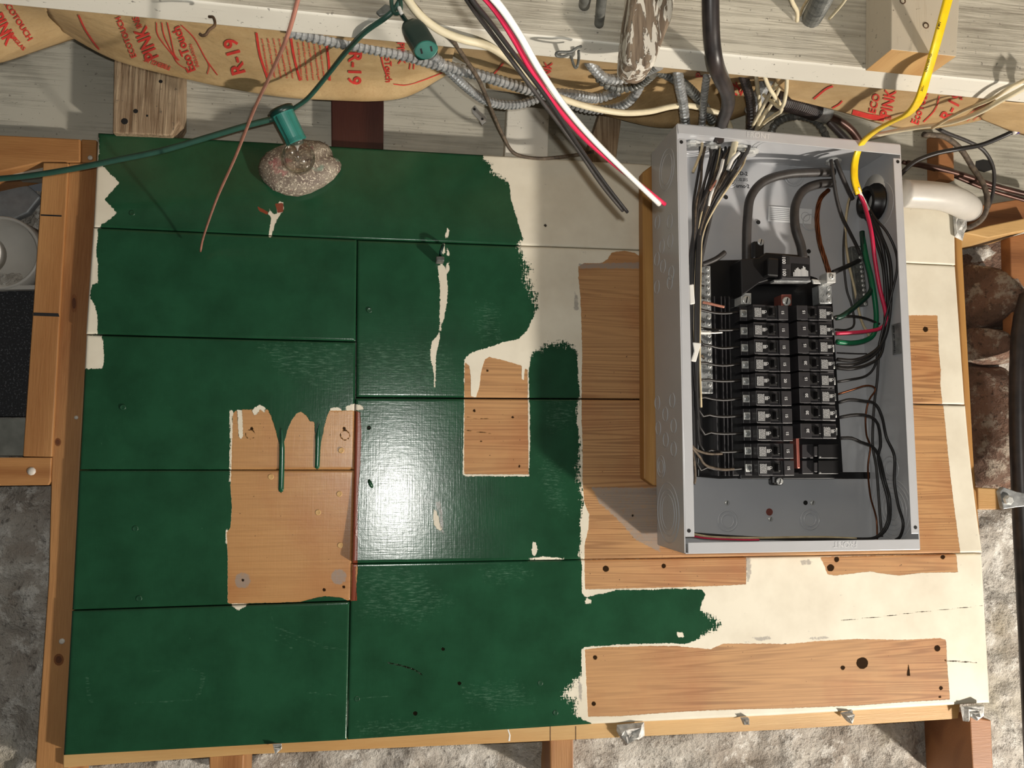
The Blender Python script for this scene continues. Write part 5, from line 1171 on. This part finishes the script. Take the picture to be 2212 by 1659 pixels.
# white conduit elbow
el = tag(empty('conduit_elbow', U(2020, 430, .05)), 'large off-white conduit elbow leaving the right side of the box', 'conduit')
tube('elbow_pipe', [(1950, 418, .075), (2000, 421, .075), (2040, 426, .07), (2072, 438, .05), (2088, 448, .015), (2092, 453, -.03), (2092, 455, -.09)], 33, M['pvc'], el, n=50, seg=28)
cN = U(1950, 418, .075); m = MB(); m.lathe(Vector((XR - .002, cN.y, cN.z)), (1, 0, 0), [(.030, 0), (.030, .012), (.026, .014), (.026, .018)], 28); m.build('locknut', M['pvcw'], el, True)
hub = tag(empty('conduit_hub', U(1890, 430, .08)), 'black threaded hub where the elbow enters inside the box', 'hub')
m = MB(); q = UX(1915, 425, XR - .004); q.y = -.082
m.lathe(q, (-1, 0, 0), [(.034, 0), (.034, .004), (.028, .005), (.028, .018), (.024, .02), (.020, .019), (.019, .0)], 20, 0, False); m.build('hub_ring', M['black'], hub, True)
# connectors under the top of the box
for x, y, lb in ((1497, 305, 'zinc cable connector in the far left top knockout of the box'), (1540, 308, 'zinc cable connector second from the left in the box top'), (1598, 312, 'zinc cable connector left of the FRONT stamp in the box top'), (1622, 318, 'zinc cable connector under the FRONT stamp in the box top'), (1800, 336, 'zinc cable connector beside the yellow cable in the box top')):
    q = UZ(x, y + 8, ztop(.6) - .003); q.y = min(max(q.y, -.125), -.05); q.z = ztop(q.x) - .004
    m = MB(); m.lathe(q + Vector((0, 0, .012)), (0, 0, -1), [(.010, 0), (.010, .010), (.0135, .0105), (.0135, .0145), (.009, .015), (.0085, .019)], 8); o = m.build('cable_connector', M['zinc']); tag(o, lb, 'connector')
# ---------------------------------------------------------------- lamp cord, socket, bulb
cable([(-60, 392, .05), (0, 386, .06), (60, 380, .07), (150, 366, .085), (250, 346, .1), (350, 325, .115), (450, 296, .13), (530, 272, .145), (592, 256, .155)], 6, 'cord', 'green lamp cord running from the left edge to the bulb socket', 'electric_cord', 'cord', n=60, seg=10)
cable([(632, 236, .155), (665, 212, .18), (705, 165, .23), (745, 115, .30), (785, 72, .38), (830, 40, .41), (850, 22, .415), (866, -5, .42), (872, -50, .44)], 6, 'cord', 'green lamp cord rising from the socket over the joist', 'electric_cord', 'cord', n=60, seg=10)
cable([(846, -20, .42), (846, 8, .425), (852, 28, .425), (864, 26, .43), (866, 8, .425), (860, -20, .42)], 4.5, 'cord', 'knot of green cord looped on the joist above the outlet', 'cord_knot', 'cord')
S0, S1 = U(609, 241, .165), U(641, 307, .15); ax = (S1 - S0).normalized()
so = tag(empty('lamp_socket', S0), 'teal plastic socket holding a clear globe bulb upside down', 'lamp')
m = MB(); Ls = (S1 - S0).length; rS = RM(24, .155)
pr = []
seg = 36; V = []; Fc = []
u = ax.orthogonal().normalized(); v_ = ax.cross(u)
for j, (rr, t_) in enumerate(((1.08, 0), (1.02, .06), (1.0, .1), (.94, .85), (.98, .97), (.9, 1.0), (.7, 1.0))):
    for k in range(seg):
        a = math.tau * k / seg; g = 1 - (.07 if (k % 9 in (0, 1) and 1 < j < 5) else 0)
        V.append(S0 + ax * (t_ * Ls) + (u * math.cos(a) + v_ * math.sin(a)) * rS * rr * g)
for j in range(6):
    for k in range(seg): k2 = (k + 1) % seg; Fc.append((j * seg + k, j * seg + k2, (j + 1) * seg + k2, (j + 1) * seg + k))
Fc.append(tuple(range(seg)))
mesh('socket_shell', V, Fc, M['teal'], so, False)
m = MB(); m.lathe(S0 - ax * .007, ax, [(rS * .85, 0), (rS * 1.12, .002), (rS * 1.12, .008), (rS * 1.0, .010)], 28); m.build('socket_cap', M['tealdark'], so, True)
bl_ = tag(empty('globe_bulb', S1), 'clear glass globe bulb screwed into the teal socket', 'bulb')
cB = U(644, 339, .14); rB = RM(36, .14); axb = (cB - S1).normalized()
prof = [(.0095, -.004), (.0095, .004)]
for k in range(3, 30):
    a = math.pi * (1 - k / 30); prof.append((max(rB * math.sin(a), .0095 if k < 8 else 0.0002), (cB - S1).length + rB * math.cos(a)))
m = MB(); m.lathe(S1, axb, prof, 32); m.build('glass_globe', M['glass'], bl_, True)
m = MB(); m.lathe(S1, axb, [(.009, -.006), (.009, .003), (.004, .005), (.0014, .009), (.001, .012)], 14); m.build('screw_base', M['zinc'], bl_, True)
tube('filament', [cB + u * .006, cB + axb * .006 + u * .002, cB + axb * .003 - u * .004, cB - u * .007], .0004, M['galv_dark'], bl_, raw=True, n=14, seg=5)
# paint crusted plate behind the bulb
PP = [(556, 357), (562, 340), (576, 326), (596, 314), (622, 305), (660, 298), (690, 301), (708, 310), (716, 322), (720, 338), (731, 341), (737, 352), (735, 364), (722, 382), (700, 398), (670, 413), (640, 421), (612, 418), (588, 408), (570, 392), (559, 375)]
P = [U(x, y, .02) for x, y in PP]; c0 = sum(P, Vector()) / len(P); n = len(P); V = []; Fc = []
for r in range(9):
    s_ = 1 - r / 8.5
    for p in P:
        q = c0 + (p - c0) * s_; b = .014 * (1 - s_ ** 2.4) + .0035 * noise.fractal(q * 60, 1, 2, 3) - (.010 if s_ == 1 else 0) * 0
        V.append((q.x, q.y - b + (0.006 if r == 0 else 0), q.z))
for r in range(8):
    for k in range(n): k2 = (k + 1) % n; Fc.append((r * n + k, r * n + k2, (r + 1) * n + k2, (r + 1) * n + k))
Fc.append(tuple(range(8 * n, 9 * n)))
B0 = len(V); V += [(p.x, p.y + .019, p.z) for p in [c0 + (q - c0) * .93 for q in P]]; Fc += [(k, B0 + k, B0 + (k + 1) % n, (k + 1) % n) for k in range(n)]
tag(mesh('crusted_plate', V, Fc, M['mottled'], None, True), 'round mottled plate crusted with old paint behind the clear bulb', 'plate')
# hanging outlet
pl = tag(empty('outlet_plug', U(905, 80, .42)), 'dark green female outlet hanging from the cord knot on the joist', 'outlet')
A = [U(872, 38, .425), U(884, 52, .428), U(900, 75, .435), U(914, 98, .44), U(922, 112, .445)]
tube('plug_lead', [U(862, 20, .425), A[0], A[1]], .0026, M['tealdark'], pl, raw=True, n=10)
C = crom(A[1:], 16); rad = [np.interp(i / (len(C) - 1), [0, .12, .3, .9, 1], [.0075, .011, .0125, .0125, .0115]) for i in range(len(C))]
v, f = sweep(C, rad, 20, (1.12, .8), (1, 0, .5)); mesh('plug_body', v, f, M['tealdark'], pl, True)
axp = (C[-1] - C[-3]).normalized(); fc_ = U(921, 108, .452)
nf = Vector((.15, -.85, -.5)).normalized(); uf = Vector((1, 0, .35)); uf = (uf - nf * uf.dot(nf)).normalized(); vf = nf.cross(uf)
ring = []
for k in range(28):
    a = math.tau * k / 28; r = .0128 * (1 - .13 * math.cos(2 * a) ** 2 * (1 if math.sin(a) ** 2 > .5 else 0) + .05 * math.cos(4 * a)); ring.append(fc_ + uf * math.cos(a) * r * 1.02 + vf * math.sin(a) * r * .82)
m = MB(); m.add(ring + [p - nf * .009 for p in ring], [tuple(range(28))] + [(k, k + 28, (k + 1) % 28 + 28, (k + 1) % 28) for k in range(28)] + [tuple(range(55, 27, -1))]); bev(m.build('outlet_face', M['tealface'], pl), .001)
for s_ in (-1, 1):
    m = MB(); m.obox(fc_ + uf * s_ * .0058 + nf * .0001, uf * .0011, vf * .0027, nf * .0002); m.build('outlet_slot', M['dark'], pl)
tag(tube('white_tie', [(862, 16, .432), (866, 26, .433), (869, 31, .433)], 4.5, M['white'], n=8), 'small white tie on the cord above the hanging outlet', 'tie')
o = slab('paint_flake', [(812, 25), (832, 8), (850, 14), (838, 30), (820, 33)], .408, .403, M['galv_dark'], None, .001); tag(o, 'small dark metal strap on the joist behind the cord knot', 'strap')
# ---------------------------------------------------------------- small iron bits
cable([(452, 36, .405), (461, 38, .412), (464, 54, .418), (452, 64, .42), (445, 74, .42), (437, 77, .42), (431, 73, .42)], 3.2, 'rust', 'bent rusty nail hanging from the joist above the insulation', 'bent_nail', 'nail')
cl = tag(empty('wire_staple', U(1240, 130, .37)), 'grey painted bent wire clip under the joist near the conduits', 'clip')
tube('clip_wire', [(1255, 100, .405), (1245, 104, .41), (1232, 112, .41), (1205, 113, .41), (1202, 120, .41), (1215, 122, .405), (1232, 116, .4), (1240, 106, .4)], 3.4, M['galv_dark'], cl, n=40)
tube('clip_wire', [(1232, 116, .4), (1240, 142, .37), (1246, 145, .36), (1250, 128, .37), (1250, 110, .39)], 3.2, M['galv_dark'], cl, n=30)
mt = tag(empty('metal_strap', U(1034, 248, .03)), 'galvanised strap end with holes hanging above the boards', 'bracket')
slab('strap_plate', [(1019, 234), (1026, 227), (1036, 240), (1051, 252), (1050, 262), (1041, 270), (1034, 258), (1020, 243)], .06, .058, M['galv'], mt, .0004)
for x, y in ((1025, 236), (1042, 257)): m = MB(); m.lathe(U(x, y, .0604), (0, -1, 0), [(.0022, 0), (.0022, .0002)], 10); m.build('strap_hole', M['dark'], mt)
hk = tag(empty('hook_screw', U(955, 552, .01)), 'small painted iron hook with white drips on the green board', 'hook')
slab('hook_plate', [(942, 553), (960, 553), (960, 564), (942, 564)], .022, .0008, M['galv_dark'], hk, .002)
tube('hook_pin', [(951, 556, .002), (952, 545, .02), (956, 532, .018), (957, 530, .004)], 3.4, M['tealdark'], hk, n=16)
b_ = tag(tube('screw_nub', [(797, 1038, .002), (800, 1045, .006), (804, 1052, .002)], 4, M['greennail'], n=8), 'small green paint covered screw near the bright sheen on the board', 'screw')
